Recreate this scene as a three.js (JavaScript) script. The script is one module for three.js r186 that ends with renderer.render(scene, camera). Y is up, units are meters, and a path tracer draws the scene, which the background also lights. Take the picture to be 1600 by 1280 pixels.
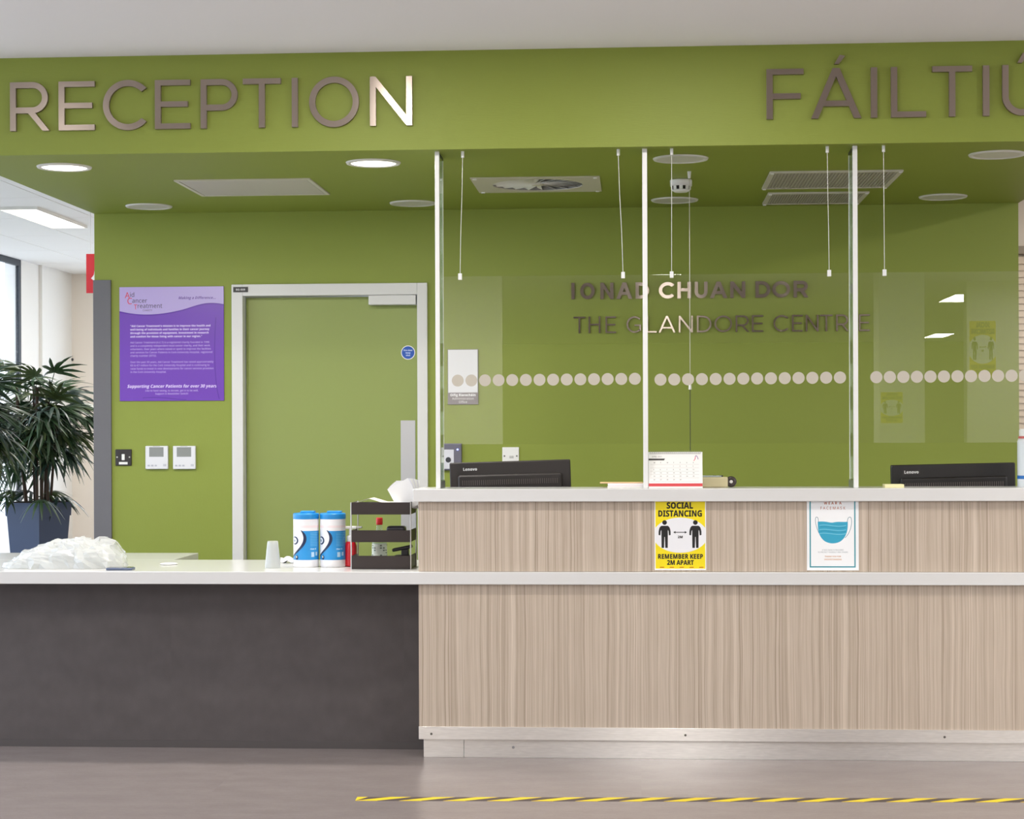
import * as THREE from 'three';
import { RoundedBoxGeometry } from 'three/addons/geometries/RoundedBoxGeometry.js';
import { mergeGeometries } from 'three/addons/utils/BufferGeometryUtils.js';
import { ImprovedNoise } from 'three/addons/math/ImprovedNoise.js';
import { RectAreaLightUniformsLib } from 'three/addons/lights/RectAreaLightUniformsLib.js';

// ---------------------------------------------------------------- camera, sky, exposure
const scene = new THREE.Scene();
const F = 2950, YH = 680, VPX = 1000, ROLL = 0.0037, EYE = 1.328, CZ = 7.7;
const phi = Math.atan((VPX - 800) / F);
const camera = new THREE.PerspectiveCamera(2 * Math.atan(640 / F) * 180 / Math.PI, 1600 / 1280, 0.05, 200);
camera.position.set(0, EYE, CZ);
const fw = new THREE.Vector3(-Math.sin(phi), 0, -Math.cos(phi));
const r0 = new THREE.Vector3(Math.cos(phi), 0, -Math.sin(phi)), u0 = new THREE.Vector3(0, 1, 0);
const right = r0.clone().multiplyScalar(Math.cos(ROLL)).addScaledVector(u0, -Math.sin(ROLL));
const upv = r0.clone().multiplyScalar(Math.sin(ROLL)).addScaledVector(u0, Math.cos(ROLL));
camera.up.copy(upv);
camera.lookAt(camera.position.clone().add(fw));
camera.setViewOffset(1600, 1280, 0, 640 - YH, 1600, 1280);   // shift lens
camera.updateProjectionMatrix();
scene.add(camera);

const renderer = new THREE.WebGLRenderer({ antialias: true });
renderer.toneMapping = THREE.LinearToneMapping;
renderer.toneMappingExposure = 1.4;
renderer.shadowMap.enabled = true;
RectAreaLightUniformsLib.init();

const SKY = new THREE.Color().setRGB(0.82, 0.95, 1.13).multiplyScalar(2.5);
scene.background = SKY;                                      // bright overcast sky seen through the glazing
const PANEL = new THREE.Color(1.0, 0.96, 0.905);
const PANEL_I = 38, DOWN_I = 170;

// ---------------------------------------------------------------- helpers
const ray = (px, py) => right.clone().multiplyScalar((px - 800) / F).addScaledVector(upv, -(py - YH) / F).add(fw);
const onZ = (px, py, z) => { const d = ray(px, py); return camera.position.clone().addScaledVector(d, (z - CZ) / d.z); };
const onY = (px, py, y) => { const d = ray(px, py); return camera.position.clone().addScaledVector(d, (y - EYE) / d.y); };
let seed = 7; const rnd = () => { seed = (seed * 1664525 + 1013904223) % 4294967296; return seed / 4294967296; };
const rr = (a, b) => a + (b - a) * rnd();
const names = {};
const numbered = (n) => { const k = names[n] = (names[n] ?? -1) + 1; return k ? n + '_' + String(k).padStart(3, '0') : n; };
function tag(o, label, category, group) { o.userData.label = label; o.userData.category = category; if (group) o.userData.group = group; return o; }
function thing(name, label, category, [x, y, z] = [0, 0, 0], turn = 0, group) {
  const o = new THREE.Group(); o.name = numbered(name); scene.add(o); o.position.set(x, y, z); o.rotation.y = turn;
  return tag(o, label, category, group);
}
function part(parent, name, geo, mat, pos, label) {
  const m = new THREE.Mesh(geo, mat); m.name = name; if (pos) m.position.set(...pos);
  m.castShadow = m.receiveShadow = true; parent.add(m); if (label) m.userData.label = label; return m;
}
function solo(name, geo, mat, label, category, group, pos) {
  const m = part(scene, numbered(name), geo, mat, pos); return tag(m, label, category, group);
}
function struct(name, geo, mat, label, category, pos) {
  const m = part(scene, name, geo, mat, pos); m.userData.kind = 'structure'; return tag(m, label, category);
}
const box = (w, h, d) => new THREE.BoxGeometry(w, h, d);
const rbox = (w, h, d, r = 0.004, s = 2) => new RoundedBoxGeometry(w, h, d, s, Math.min(r, w / 2.01, h / 2.01, d / 2.01));
const at = (g, x, y, z) => g.translate(x, y, z);
const span = (x0, x1, y0, y1, z0, z1) => at(box(x1 - x0, y1 - y0, z1 - z0), (x0 + x1) / 2, (y0 + y1) / 2, (z0 + z1) / 2);
const rspan = (x0, x1, y0, y1, z0, z1, r = 0.003) => at(rbox(x1 - x0, y1 - y0, z1 - z0, r), (x0 + x1) / 2, (y0 + y1) / 2, (z0 + z1) / 2);
const cyl = (r0, r1, h, n = 24) => new THREE.CylinderGeometry(r0, r1, h, n);
const merge = (a) => mergeGeometries(a.map((g) => { const q = g.index ? g.toNonIndexed() : g; for (const k of Object.keys(q.attributes)) if (!['position', 'normal', 'uv'].includes(k)) q.deleteAttribute(k); return q; }));
const lathe = (pts, n = 40) => new THREE.LatheGeometry(pts.map(([x, y]) => new THREE.Vector2(x, y)), n);
// uv in metres for boxes laid out in world axes (u along x or z, v along y)
function metreUV(g, sx = 1, sy = 1) {
  const p = g.attributes.position, n = g.attributes.normal, uv = g.attributes.uv;
  for (let i = 0; i < p.count; i++) {
    const ax = Math.abs(n.getX(i)), ay = Math.abs(n.getY(i)), az = Math.abs(n.getZ(i));
    if (ay > ax && ay > az) uv.setXY(i, p.getX(i) * sx, p.getZ(i) * sy);
    else if (az >= ax) uv.setXY(i, p.getX(i) * sx, p.getY(i) * sy);
    else uv.setXY(i, p.getZ(i) * sx, p.getY(i) * sy);
  }
  return g;
}
const S = (hex, rough = 0.6, o = {}) => new THREE.MeshStandardMaterial({ color: hex, roughness: rough, ...o });
const PH = (hex, rough = 0.4, o = {}) => new THREE.MeshPhysicalMaterial({ color: hex, roughness: rough, ...o });

// ---------------------------------------------------------------- textures
const noise = new ImprovedNoise();
function dataTex(w, h, fn, srgb = true) {
  const d = new Uint8Array(w * h * 4);
  for (let y = 0; y < h; y++) for (let x = 0; x < w; x++) {
    const c = fn(x, y), i = (y * w + x) * 4;
    for (let k = 0; k < 3; k++) d[i + k] = Math.max(0, Math.min(255, c[k])); d[i + 3] = 255;
  }
  const t = new THREE.DataTexture(d, w, h); t.wrapS = t.wrapT = THREE.RepeatWrapping; t.magFilter = THREE.LinearFilter; t.minFilter = THREE.LinearMipmapLinearFilter; t.generateMipmaps = true;
  if (srgb) t.colorSpace = THREE.SRGBColorSpace; t.needsUpdate = true; return t;
}
function canvasTex(w, h, draw) {
  const c = document.createElement('canvas'); c.width = w; c.height = h; const g = c.getContext('2d'); draw(g, w, h);
  const t = new THREE.CanvasTexture(c); t.colorSpace = THREE.SRGBColorSpace; t.anisotropy = 8; return t;
}
// vertical-grain laminate: streaks of differing width, slightly wavering
const streak = (() => {
  const N = 2048, a = new Float32Array(N);
  for (let k = 0; k < 900; k++) {
    const c = rnd() * N, w = rnd() < 0.15 ? rr(5, 10) : rr(0.9, 3.2), amp = rr(-1, 0.7) * (w > 4 ? 0.5 : 0.9);
    for (let j = -30; j <= 30; j++) { const i = (Math.floor(c) + j + N) % N; a[i] += amp * Math.exp(-(j * j) / (2 * w * w)); }
  }
  let m = 0; for (const v of a) m += v / N; return a.map((v) => v - m);
})();
const woodTex = dataTex(2048, 512, (x, y) => {
  const wv = 7 * noise.noise(x / 160, y / 110, 3.1) + 3 * noise.noise(x / 40, y / 60, 9.2);
  const f = x + wv + 2048, i = Math.floor(f) % 2048, k = f - Math.floor(f), st = streak[i] * (1 - k) + streak[(i + 1) % 2048] * k;
  const fine = noise.noise(x / 2.1, y / 90, 1.3) * 6 + noise.noise(x / 6, y / 45, 5.7) * 5;
  const v = Math.max(-40, Math.min(24, st * 15)) + fine * 1.5;
  return [187 + v, 171 + v * 1.02, 154 + v * 1.05];
});
woodTex.repeat.set(1 / 1.35, 1 / 1.6);
const floorTex = dataTex(1024, 1024, (x, y) => {
  const v = noise.noise(x / 26, y / 3.2, 0.4) * 5 + noise.noise(x / 7, y / 1.6, 4.4) * 4 + noise.noise(x / 120, y / 60, 8.8) * 5 + (rnd() - 0.5) * 5;
  return [141 + v, 131 + v, 128 + v];
});
floorTex.repeat.set(1 / 1.6, 1 / 1.6);
const floorRough = dataTex(512, 512, (x, y) => { const v = 64 + noise.noise(x / 60, y / 30, 2.2) * 5 + noise.noise(x / 6, y / 4, 1.1) * 2; return [v, v, v]; }, false);
floorRough.repeat.set(1 / 1.3, 1 / 1.3);
const paintBump = dataTex(256, 256, (x, y) => { const v = 128 + noise.noise(x / 3, y / 3, 0.5) * 70 + noise.noise(x / 9, y / 9, 7.5) * 40; return [v, v, v]; }, false);
paintBump.repeat.set(3, 3);
const darkTex = dataTex(512, 512, (x, y) => { const v = noise.noise(x / 60, y / 40, 0.7) * 5 + noise.noise(x / 18, y / 24, 6.1) * 3 + (rnd() - 0.5) * 3; return [79 + v, 72 + v, 71 + v]; });
const brushTex = dataTex(512, 256, (x, y) => { const v = 236 + noise.noise(x / 90, y / 1.4, 0.2) * 10 + noise.noise(x / 30, y / 3, 3.3) * 6; return [v, v * 0.99, v * 0.98]; });
const brushRough = dataTex(512, 256, (x, y) => { const v = 76 + noise.noise(x / 70, y / 1.5, 5.2) * 4; return [v, v, v]; }, false);

// ---------------------------------------------------------------- materials
const M = {
  green: S(0x8a9739, 0.55, { bumpMap: paintBump, bumpScale: 0.0004 }),
  doorGreen: S(0x8f9c53, 0.42),
  ceiling: S(0xf4f2f3, 0.85),
  white: S(0xe9e7e2, 0.8), beige: S(0xd9d1c4, 0.8), cream: S(0xefe6da, 0.8), taupe: S(0x6d655c, 0.8),
  floor: PH(0xffffff, 1, { map: floorTex, roughnessMap: floorRough, specularIntensity: 1 }),
  wood: S(0xffffff, 0.42, { map: woodTex }),
  top: PH(0xd8d7d5, 0.22, { clearcoat: 0.15, clearcoatRoughness: 0.1 }),
  dark: S(0xffffff, 0.6, { map: darkTex }),
  frame: S(0xdcdbd8, 0.4), steel: PH(0xffffff, 1, { map: brushTex, metalness: 0.85, roughnessMap: brushRough, anisotropy: 0.85, anisotropyRotation: Math.PI / 2 }),
  smallLetter: PH(0xa2978c, 0.18, { metalness: 1, anisotropy: 0.92, anisotropyRotation: Math.PI / 2 }),
  letter: PH(0xa2968d, 0.28, { metalness: 1, anisotropy: 0.9, anisotropyRotation: Math.PI / 2 }),
  alu: S(0xe8e8e6, 0.35, { metalness: 0.1 }), whitePlastic: S(0xf0efec, 0.4), greyPlastic: S(0x9a9898, 0.5), black: S(0x1a1817, 0.4), blackMatt: S(0x231e1d, 0.55),
  screw: S(0x6b6864, 0.4, { metalness: 0.8 }), wire: S(0xd8d6cf, 0.35, { metalness: 0.6 }), guard: S(0x6b6a6e, 0.6),
  glass: PH(0xffffff, 0.0, { transmission: 1, thickness: 0, ior: 1.49 }),
  windowGlass: PH(0xffffff, 0.0, { transmission: 1, thickness: 0, ior: 1.5 }),
  finGlass: PH(0xd7e2d8, 0.0, { transmission: 1, thickness: 0, ior: 1.5 }),
  dot: S(0xbdb6a8, 0.7), mullion: S(0x2b3138, 0.5),
  off: S(0xd3d0c6, 0.35), trimWhite: S(0xdedcd4, 0.45),
  glow: S(0xffffff, 0.5, { emissive: 0xfff6e8, emissiveIntensity: 3.0 }),
};

const ZW = -2.06, SOF = 2.5, CEIL = 2.905, XL = -2.86, XR = 1.925;   // back wall, soffit and ceiling heights, ends of the green recess
const XWIN = -5.5, ZEND = -10.2, XRIGHT = 6.2, ZREAR = 25;

// ---------------------------------------------------------------- structure
struct('floor', metreUV(span(XWIN - 0.2, XRIGHT + 0.2, -0.12, 0, ZEND - 0.2, ZREAR + 0.2)), M.floor, 'glossy taupe vinyl floor of the reception hall', 'floor');
const ceil = struct('ceiling', span(XWIN - 0.2, XRIGHT + 0.2, CEIL, CEIL + 0.15, ZEND - 0.2, ZREAR + 0.2), M.ceiling, 'plain off-white ceiling above the green bulkhead', 'ceiling');
for (let i = 0; i < 5; i++) for (let k = 0; k < 9; k++) {      // metal planks over the side corridor
  const x0 = XWIN + 0.06 + i * 0.52, z0 = ZEND + 0.05 + k * 1.15;
  part(ceil, 'ceiling_plank', rspan(x0, x0 + 0.512, CEIL - 0.012, CEIL - 0.002, z0, z0 + 1.142, 0.003), M.white);
}
// back wall with the door opening
const fA = onZ(362.5, 446, ZW), fB = onZ(668, 441, ZW), oA = onZ(380, 463, ZW), oB = onZ(652, 462, ZW);
const DX0 = oA.x, DX1 = oB.x, DH = oA.y, FX0 = fA.x, FX1 = fB.x, FH = (fA.y + fB.y) / 2;
struct('wall_back', merge([span(XL, FX0 + 0.01, 0, SOF, ZW - 0.14, ZW), span(FX1 - 0.01, XR, 0, SOF, ZW - 0.14, ZW), span(FX0 + 0.01, FX1 - 0.01, FH - 0.01, SOF, ZW - 0.14, ZW)]), M.green, 'lime green painted wall behind the reception counter', 'wall');
const DIFF = [onY(733, 277.5, SOF), onY(935, 275, SOF), onY(750, 300, SOF), onY(942, 298, SOF)], DIFX = (DIFF[0].x + DIFF[1].x + DIFF[2].x + DIFF[3].x) / 4, DIFZ = (DIFF[0].z + DIFF[1].z + DIFF[2].z + DIFF[3].z) / 4, DIFR = 0.215;
const soffitPlate = new THREE.Shape([new THREE.Vector2(XL, ZW - 0.14), new THREE.Vector2(XR, ZW - 0.14), new THREE.Vector2(XR, 0), new THREE.Vector2(XL, 0)]);
soffitPlate.holes.push(new THREE.Path(Array.from({ length: 60 }, (_, i) => new THREE.Vector2(DIFX + DIFR * Math.cos(i * Math.PI / 30), DIFZ + DIFR * Math.sin(i * Math.PI / 30)))));
struct('trim_1', merge([new THREE.ExtrudeGeometry(soffitPlate, { depth: 0.025, bevelEnabled: false }).rotateX(Math.PI / 2).translate(0, SOF + 0.025, 0), span(XL, XR, SOF + 0.025, CEIL, -0.06, 0), span(XL, XR, SOF + 0.025, CEIL, ZW - 0.14, ZW - 0.08), span(XL, XL + 0.06, SOF + 0.025, CEIL, ZW - 0.08, -0.06), span(XR - 0.06, XR, SOF + 0.025, CEIL, ZW - 0.08, -0.06)]), M.green, 'lime green boxed bulkhead carrying the steel sign letters', 'bulkhead');
struct('wall_corridor', span(XL, XL + 0.1, 0, CEIL, ZEND, ZW - 0.14), M.beige, 'beige corridor wall behind the green partition', 'wall');
struct('wall_end', merge([span(XWIN - 0.2, -4.85, 0, CEIL, ZEND - 0.15, ZEND), span(-3.05, XL + 0.1, 0, CEIL, ZEND - 0.15, ZEND), span(-4.85, -3.05, 0, 0.12, ZEND - 0.15, ZEND)]), M.cream, 'beige end wall of the side corridor', 'wall');
struct('wall_recess', span(XR - 0.1, XRIGHT, 0, CEIL, -4.6, -4.5), M.beige, 'cream wall past the right end of the green partition', 'wall');
struct('wall_inner', span(XR - 0.1, XR, 0, CEIL, -4.5, ZW - 0.14), M.beige, 'cream side wall behind the green partition', 'wall');
struct('wall_right', merge([span(XRIGHT, XRIGHT + 0.15, 0, CEIL, -4.6, 3), span(XRIGHT, XRIGHT + 0.15, 0, CEIL, 7.5, ZREAR), span(XRIGHT, XRIGHT + 0.15, 0, 0.12, 3, 7.5)]), M.white, 'white side wall of the hall', 'wall');
struct('wall_rear', span(XWIN, XRIGHT, 0, CEIL, ZREAR, ZREAR + 0.15), M.taupe, 'dark far wall of the hall', 'wall');
struct('wall_lobby', span(XWIN, onZ(782, 600, ZW).x * 0 - 1.31, 0, CEIL, 10, 10.2), M.white, 'white wall across the hall opposite the counter', 'wall');
struct('trim_2', span(2.23, 2.65, 0, CEIL, 10, 10.42), M.white, 'square white pillar opposite the counter', 'pillar');
struct('wall_passage', span(3.38, XRIGHT, 0, CEIL, 12, 12.2), M.white, 'white wall beside the far passage', 'wall');
// glazed left wall
const winZ0 = -8.8, winZ1 = 6.2;
struct('wall_left', merge([span(XWIN - 0.15, XWIN, 0, CEIL, ZEND, winZ0), span(XWIN - 0.15, XWIN + 0.03, 0, CEIL, ZEND, -9.3), span(XWIN - 0.15, XWIN, 0, CEIL, winZ1, ZREAR), span(XWIN - 0.15, XWIN, 0, 0.12, winZ0, winZ1)]), M.white, 'white side wall with full-height glazing', 'wall');
const ORD = ['first', 'second', 'third', 'fourth', 'fifth', 'sixth', 'seventh', 'eighth', 'ninth', 'tenth', 'eleventh', 'twelfth'];
function glazing(x, za, zb, n, start, where) {
  const w = (zb - za) / n;
  for (let i = 0; i < n; i++) {
    const z0 = za + i * w, z1 = z0 + w;
    const win = thing('window_' + (start + i), ORD[i] + ' tall dark-framed window bay ' + where, 'window', [x, 0.12, (z0 + z1) / 2]);
    win.userData.kind = 'structure';
    const fr = 0.055, H = CEIL - 0.12;
    part(win, 'window_frame', merge([span(-0.016, 0.016, 0, fr, -w / 2, w / 2), span(-0.016, 0.016, H - fr, H, -w / 2, w / 2), span(-0.016, 0.016, fr, H - fr, -w / 2, -w / 2 + fr), span(-0.016, 0.016, fr, H - fr, w / 2 - fr, w / 2), span(-0.014, 0.014, 1.78, 1.82, -w / 2 + fr, w / 2 - fr)]), M.mullion);
    part(win, 'pane', span(-0.004, 0.004, fr, 1.78, -w / 2 + fr, w / 2 - fr), M.windowGlass);
    part(win, 'pane', span(-0.004, 0.004, 1.82, H - fr, -w / 2 + fr, w / 2 - fr), M.windowGlass);
  }
}
glazing(XWIN - 0.018, winZ0, winZ1, 10, 1, 'from the corridor end of the left wall');
glazing(XRIGHT + 0.07, 3, 7.5, 3, 11, 'along the right wall');
{
  const win = thing('window_14', 'dark-framed window at the end of the side corridor', 'window', [-3.95, 0.12, ZEND - 0.08]); win.userData.kind = 'structure';
  const w = 1.8, fr = 0.055, H = CEIL - 0.12;
  part(win, 'window_frame', merge([span(-w / 2, w / 2, 0, fr, -0.05, 0.05), span(-w / 2, w / 2, H - fr, H, -0.05, 0.05), span(-w / 2, -w / 2 + fr, fr, H - fr, -0.05, 0.05), span(w / 2 - fr, w / 2, fr, H - fr, -0.05, 0.05)]), M.mullion);
  part(win, 'pane', span(-w / 2 + fr, w / 2 - fr, fr, H - fr, -0.004, 0.004), M.windowGlass);
}
struct('ground', merge([span(-60, XWIN - 0.2, -0.3, -0.15, -40, 40), span(XRIGHT + 0.2, 60, -0.3, -0.15, -40, 40)]), S(0xc9cac8, 0.9), 'pale paving outside the windows', 'ground');

// door with frame
{
  const d = thing('door_1', 'green flush door in a white frame with steel push plate', 'door', [(DX0 + DX1) / 2, 0, ZW]);
  d.userData.kind = 'structure';
  const cx = (DX0 + DX1) / 2, L = DX0 - cx, R = DX1 - cx, l = FX0 - cx, r = FX1 - cx;
  part(d, 'door_frame', merge([rspan(l, L, 0, FH, -0.14, 0.016), rspan(R, r, 0, FH, -0.14, 0.016), rspan(L, R, DH, FH, -0.14, 0.016)]), M.frame);
  const leaf = part(d, 'door_leaf', rspan(L + 0.003, R - 0.003, 0.006, DH - 0.004, -0.1, -0.055, 0.002), M.doorGreen);
  const c0 = onZ(576, 461, ZW), c1 = onZ(650, 476, ZW);
  part(d, 'door_closer', rspan(c0.x - cx, c1.x - cx, c1.y, DH - 0.001, -0.052, 0.01, 0.004), M.frame, null, 'white overhead door closer box');
  const p0 = onZ(624, 657, ZW), p1 = onZ(647, 657, ZW);
  part(leaf, 'push_plate', rspan(p0.x - cx, p1.x - cx, p0.y - 0.62, p0.y, -0.055, -0.052, 0.001), PH(0xc2c2c4, 0.4, { metalness: 0.7 }), null, 'brushed steel push plate');
  const s0 = onZ(637.5, 551, ZW - 0.05);
  const disc = part(leaf, 'fire_door_sign', cyl(0.037, 0.037, 0.002, 48).rotateX(Math.PI / 2), M.whitePlastic, [s0.x - cx, s0.y, -0.0535], 'round blue fire door sign');
  const sg = new THREE.Mesh(new THREE.CircleGeometry(0.033, 48), S(0xffffff, 0.5, { map: canvasTex(128, 128, (g, w, h) => {
    g.fillStyle = '#1f55b4'; g.fillRect(0, 0, w, h); g.fillStyle = '#e8eefb'; g.font = 'bold 21px sans-serif'; g.textAlign = 'center';
    g.fillText('Fire door', 64, 48); g.fillText('keep', 64, 74); g.fillText('shut', 64, 99);
  }) })); sg.name = 'sign_print'; disc.removeFromParent(); d.add(disc); disc.add(sg); sg.position.z = 0.0015;
  const n0 = onZ(365.5, 449, ZW), n1 = onZ(388.5, 457, ZW);
  const plate = part(d, 'number_plate', rspan(n0.x - cx, n1.x - cx, n1.y, n0.y, 0.016, 0.019, 0.001), S(0x3a3837, 0.5), null, 'small black room number plate');
  const pp = new THREE.Mesh(new THREE.PlaneGeometry(n1.x - n0.x - 0.004, n0.y - n1.y - 0.004), S(0xffffff, 0.5, { map: canvasTex(128, 44, (g, w, h) => { g.fillStyle = '#3a3837'; g.fillRect(0, 0, w, h); g.fillStyle = '#dddddd'; g.font = 'bold 26px sans-serif'; g.textAlign = 'center'; g.fillText('BG-009', 64, 32); }) }));
  pp.name = 'plate_print'; pp.position.set((n0.x + n1.x) / 2 - cx, (n0.y + n1.y) / 2, 0.0195); plate.add(pp);
}
// grey corner guard at the left end of the green wall
{
  const a = onZ(154, 438, ZW), b = onZ(174, 438, ZW);
  solo('corner_guard', rspan(XL - 0.004, b.x, 0, a.y, ZW + 0.0005, ZW + 0.014, 0.002), M.guard, 'grey plastic corner guard on the edge of the green wall', 'corner guard');
}

// ---------------------------------------------------------------- lights: ceiling fittings
function downlight(x, z, y, lit, label, r = 0.112) {
  const d = thing('recessed_downlight', label, 'downlight', [x, y, z], 0, 'round recessed downlights');
  part(d, 'trim_ring', lathe([[r * 0.8, 0], [r * 0.84, -0.008], [r * 0.97, -0.007], [r, -0.001], [r, 0], [r * 0.8, 0]], 48), M.trimWhite);
  part(d, 'lens', cyl(r * 0.815, r * 0.815, 0.004, 48), lit ? M.glow : M.off, [0, -0.0025, 0]);
  if (lit) {
    const l = new THREE.RectAreaLight(PANEL, lit, r * 1.35, r * 1.35); l.name = 'downlight_lamp'; l.position.set(0, -0.012, 0); l.rotation.x = -Math.PI / 2; d.add(l);
  }
}
function ceilingPanel(x, z, label, w = 0.3, len = 1.2, I = PANEL_I, y = CEIL) {
  const d = thing('ceiling_light_panel', label, 'ceiling light', [x, y, z], 0, 'slim rectangular ceiling light panels');
  part(d, 'frame', merge([span(-w / 2 - 0.012, w / 2 + 0.012, -0.02, 0, -len / 2 - 0.012, -len / 2), span(-w / 2 - 0.012, w / 2 + 0.012, -0.02, 0, len / 2, len / 2 + 0.012), span(-w / 2 - 0.012, -w / 2, -0.02, 0, -len / 2, len / 2), span(w / 2, w / 2 + 0.012, -0.02, 0, -len / 2, len / 2)]), M.trimWhite);
  part(d, 'diffuser', span(-w / 2, w / 2, -0.014, -0.002, -len / 2, len / 2), M.glow);
  const l = new THREE.RectAreaLight(PANEL, I, w, len); l.name = 'panel_lamp'; l.position.set(0, -0.022, 0); l.rotation.x = -Math.PI / 2; d.add(l);
}
{
  const fr = [-2.468, -1.128, 0.175, 1.487];
  const near = ['bright downlight at the corner of the soffit above the bagged desk', 'bright downlight in the soffit under the N of the sign', 'unlit grey downlight in front of the smoke detector', 'unlit grey downlight under the last letter of the second sign'];
  const far = ['unlit downlight near the wall above the purple board', 'unlit downlight near the wall above the door closer', 'unlit downlight between smoke detector and back wall', 'unlit downlight near the wall right of the ceiling grilles'];
  const z0 = onY(583, 254, SOF).z, z1 = onY(650, 317, SOF).z;
  fr.forEach((x, i) => { downlight(x * 1.008, z0, SOF, i < 2 ? 190 : 0, near[i], 0.118); downlight(x * 1.008, z1, SOF, 0, far[i], 0.118); });
  // two lit downlights in the hall ceiling just in front of the bulkhead
  downlight(-1.13, 1.15, CEIL, DOWN_I, 'lit downlight in the hall ceiling before the RECEPTION sign', 0.11);
  downlight(0.18, 1.15, CEIL, DOWN_I, 'lit downlight in the hall ceiling before the counter posts', 0.11);
  // corridor panel seen past the bulkhead
  const a = onY(31, 320.7, CEIL), b = onY(105, 350, CEIL);
  ceilingPanel((a.x + b.x) / 2, (a.z + b.z) / 2, 'lit slim panel in the planked corridor ceiling', 0.25, Math.abs(a.z - b.z), 12, CEIL - 0.012);
  ceilingPanel(-3.6, -7.9, 'slim lit panel at the far end of the planked corridor ceiling', 0.3, 1.2, 24);
  ceilingPanel(3.2, -3.3, 'slim lit panel before the cream slat blind', 0.3, 1.2, 14);
  ceilingPanel(3.5, 1.1, 'bright slim panel in the hall ceiling past the right end of the bulkhead', 0.3, 1.2, 62);
  let n = 0;
  for (const [x, z] of [[0.28, 7.4], [0.28, 8.7], [0.28, 10.0], [-3.4, 3.4], [-2.6, 8.5], [3.7, 4.6], [4.2, 10.6], [3.68, 14.2], [4.75, 22.6]]) ceilingPanel(x, z, 'slim lit panel over the hall, ' + ORD[n++] + ' from the lobby centre line');
}

// ---------------------------------------------------------------- counter
const ZP = -0.024;                                          // face of the wood panels
const CL = onZ(654, 900, ZP).x, CR = 2.3;
const TOPY = 0.768, LEDGE = 1.108;
{
  const right0 = CR, left0 = -3.1;
  // continuous white worktop with a return to the left
  const retX = onY(310, 864, TOPY), w = [span(left0, right0, TOPY - 0.052, TOPY, -0.75, 0)];
  const wt = solo('worktop', merge([at(rbox(right0 - left0, 0.052, 0.75, 0.003), (left0 + right0) / 2, TOPY - 0.026, -0.375), at(rbox(retX.x - left0, 0.052, Math.abs(retX.z) - 0.75, 0.003), (left0 + retX.x) / 2, TOPY - 0.026, -(0.75 + Math.abs(retX.z)) / 2)]), M.top, 'long white solid-surface worktop running along the reception desk', 'worktop');
  const ct = thing('reception_counter', 'reception counter with vertical-grain wood panels and white ledge', 'counter', [0, 0, 0]);
  const kT = onZ(1070, 1138, ZP).y, kB = onZ(1070, 1158, ZP).y;
  const low = part(ct, 'lower_wood_panel', metreUV(rspan(CL, CR, kB + 0.01, TOPY - 0.053, ZP - 0.03, ZP, 0.001)), M.wood);
  const u = metreUV(rspan(CL, CR, TOPY + 0.0005, LEDGE - 0.054, ZP - 0.03, ZP, 0.001)); { const uv = u.attributes.uv; for (let i = 0; i < uv.count; i++) uv.setXY(i, uv.getX(i) + 0.83, uv.getY(i) + 0.4); }
  part(ct, 'upper_wood_panel', u, M.wood);
  const sideU = metreUV(span(CL, CL + 0.02, TOPY + 0.0005, LEDGE - 0.054, -0.26, ZP - 0.03));
  part(ct, 'side_wood_panel', sideU, M.wood);
  part(ct, 'lower_side_panel', metreUV(span(CL, CL + 0.02, 0.1, TOPY - 0.053, -0.7, ZP - 0.03)), M.wood);
  const lx = onZ(645, 764, 0).x;
  part(ct, 'ledge', at(rbox(CR - lx, 0.053, 0.29, 0.003), (lx + CR) / 2, LEDGE - 0.0265, -0.145), M.top, null, 'white ledge');
  const strip = part(ct, 'kick_strip', metreUV(rspan(CL - 0.001, CR, kB, kT, ZP, ZP + 0.006, 0.001), 2, 2), M.steel, null, 'aluminium kick strip');
  for (const [px, py] of [[674, 1147], [1071, 1149], [1476, 1152]]) { const p = onZ(px, py, ZP + 0.006); part(strip, 'rivet', cyl(0.004, 0.005, 0.002, 16).rotateX(Math.PI / 2), M.screw, [p.x, p.y, ZP + 0.007]); }
  const p0 = onZ(662, 1170, ZP - 0.03).x, p1 = onZ(725, 1170, ZP - 0.03).x;
  const pl = part(ct, 'plinth', metreUV(rspan(p1 + 0.001, CR, 0, kB + 0.012, ZP - 0.06, ZP - 0.03, 0.0006), 2, 2), M.steel, null, 'brushed aluminium plinth');
  part(ct, 'plinth_end', metreUV(rspan(p0, p1 - 0.001, 0, kB + 0.012, ZP - 0.06, ZP - 0.03, 0.0006), 2, 2), M.steel);
  { const p = onZ(802, 1168, ZP - 0.03); part(pl, 'rivet', cyl(0.005, 0.006, 0.002, 16).rotateX(Math.PI / 2), M.greyPlastic, [p.x, p.y, ZP - 0.0295]); }
  // dark modesty panel under the left wing
  const md = thing('modesty_panel', 'dark grey panel under the left wing of the white worktop', 'panel', [0, 0, 0]);
  part(md, 'board', metreUV(span(left0 + 0.05, CL - 0.001, 0.03, TOPY - 0.053, -0.27, -0.24)), M.dark);
  part(md, 'skirting', span(left0 + 0.05, CL - 0.001, 0, 0.03, -0.27, -0.237), S(0x4c4645, 0.5));
}

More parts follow.
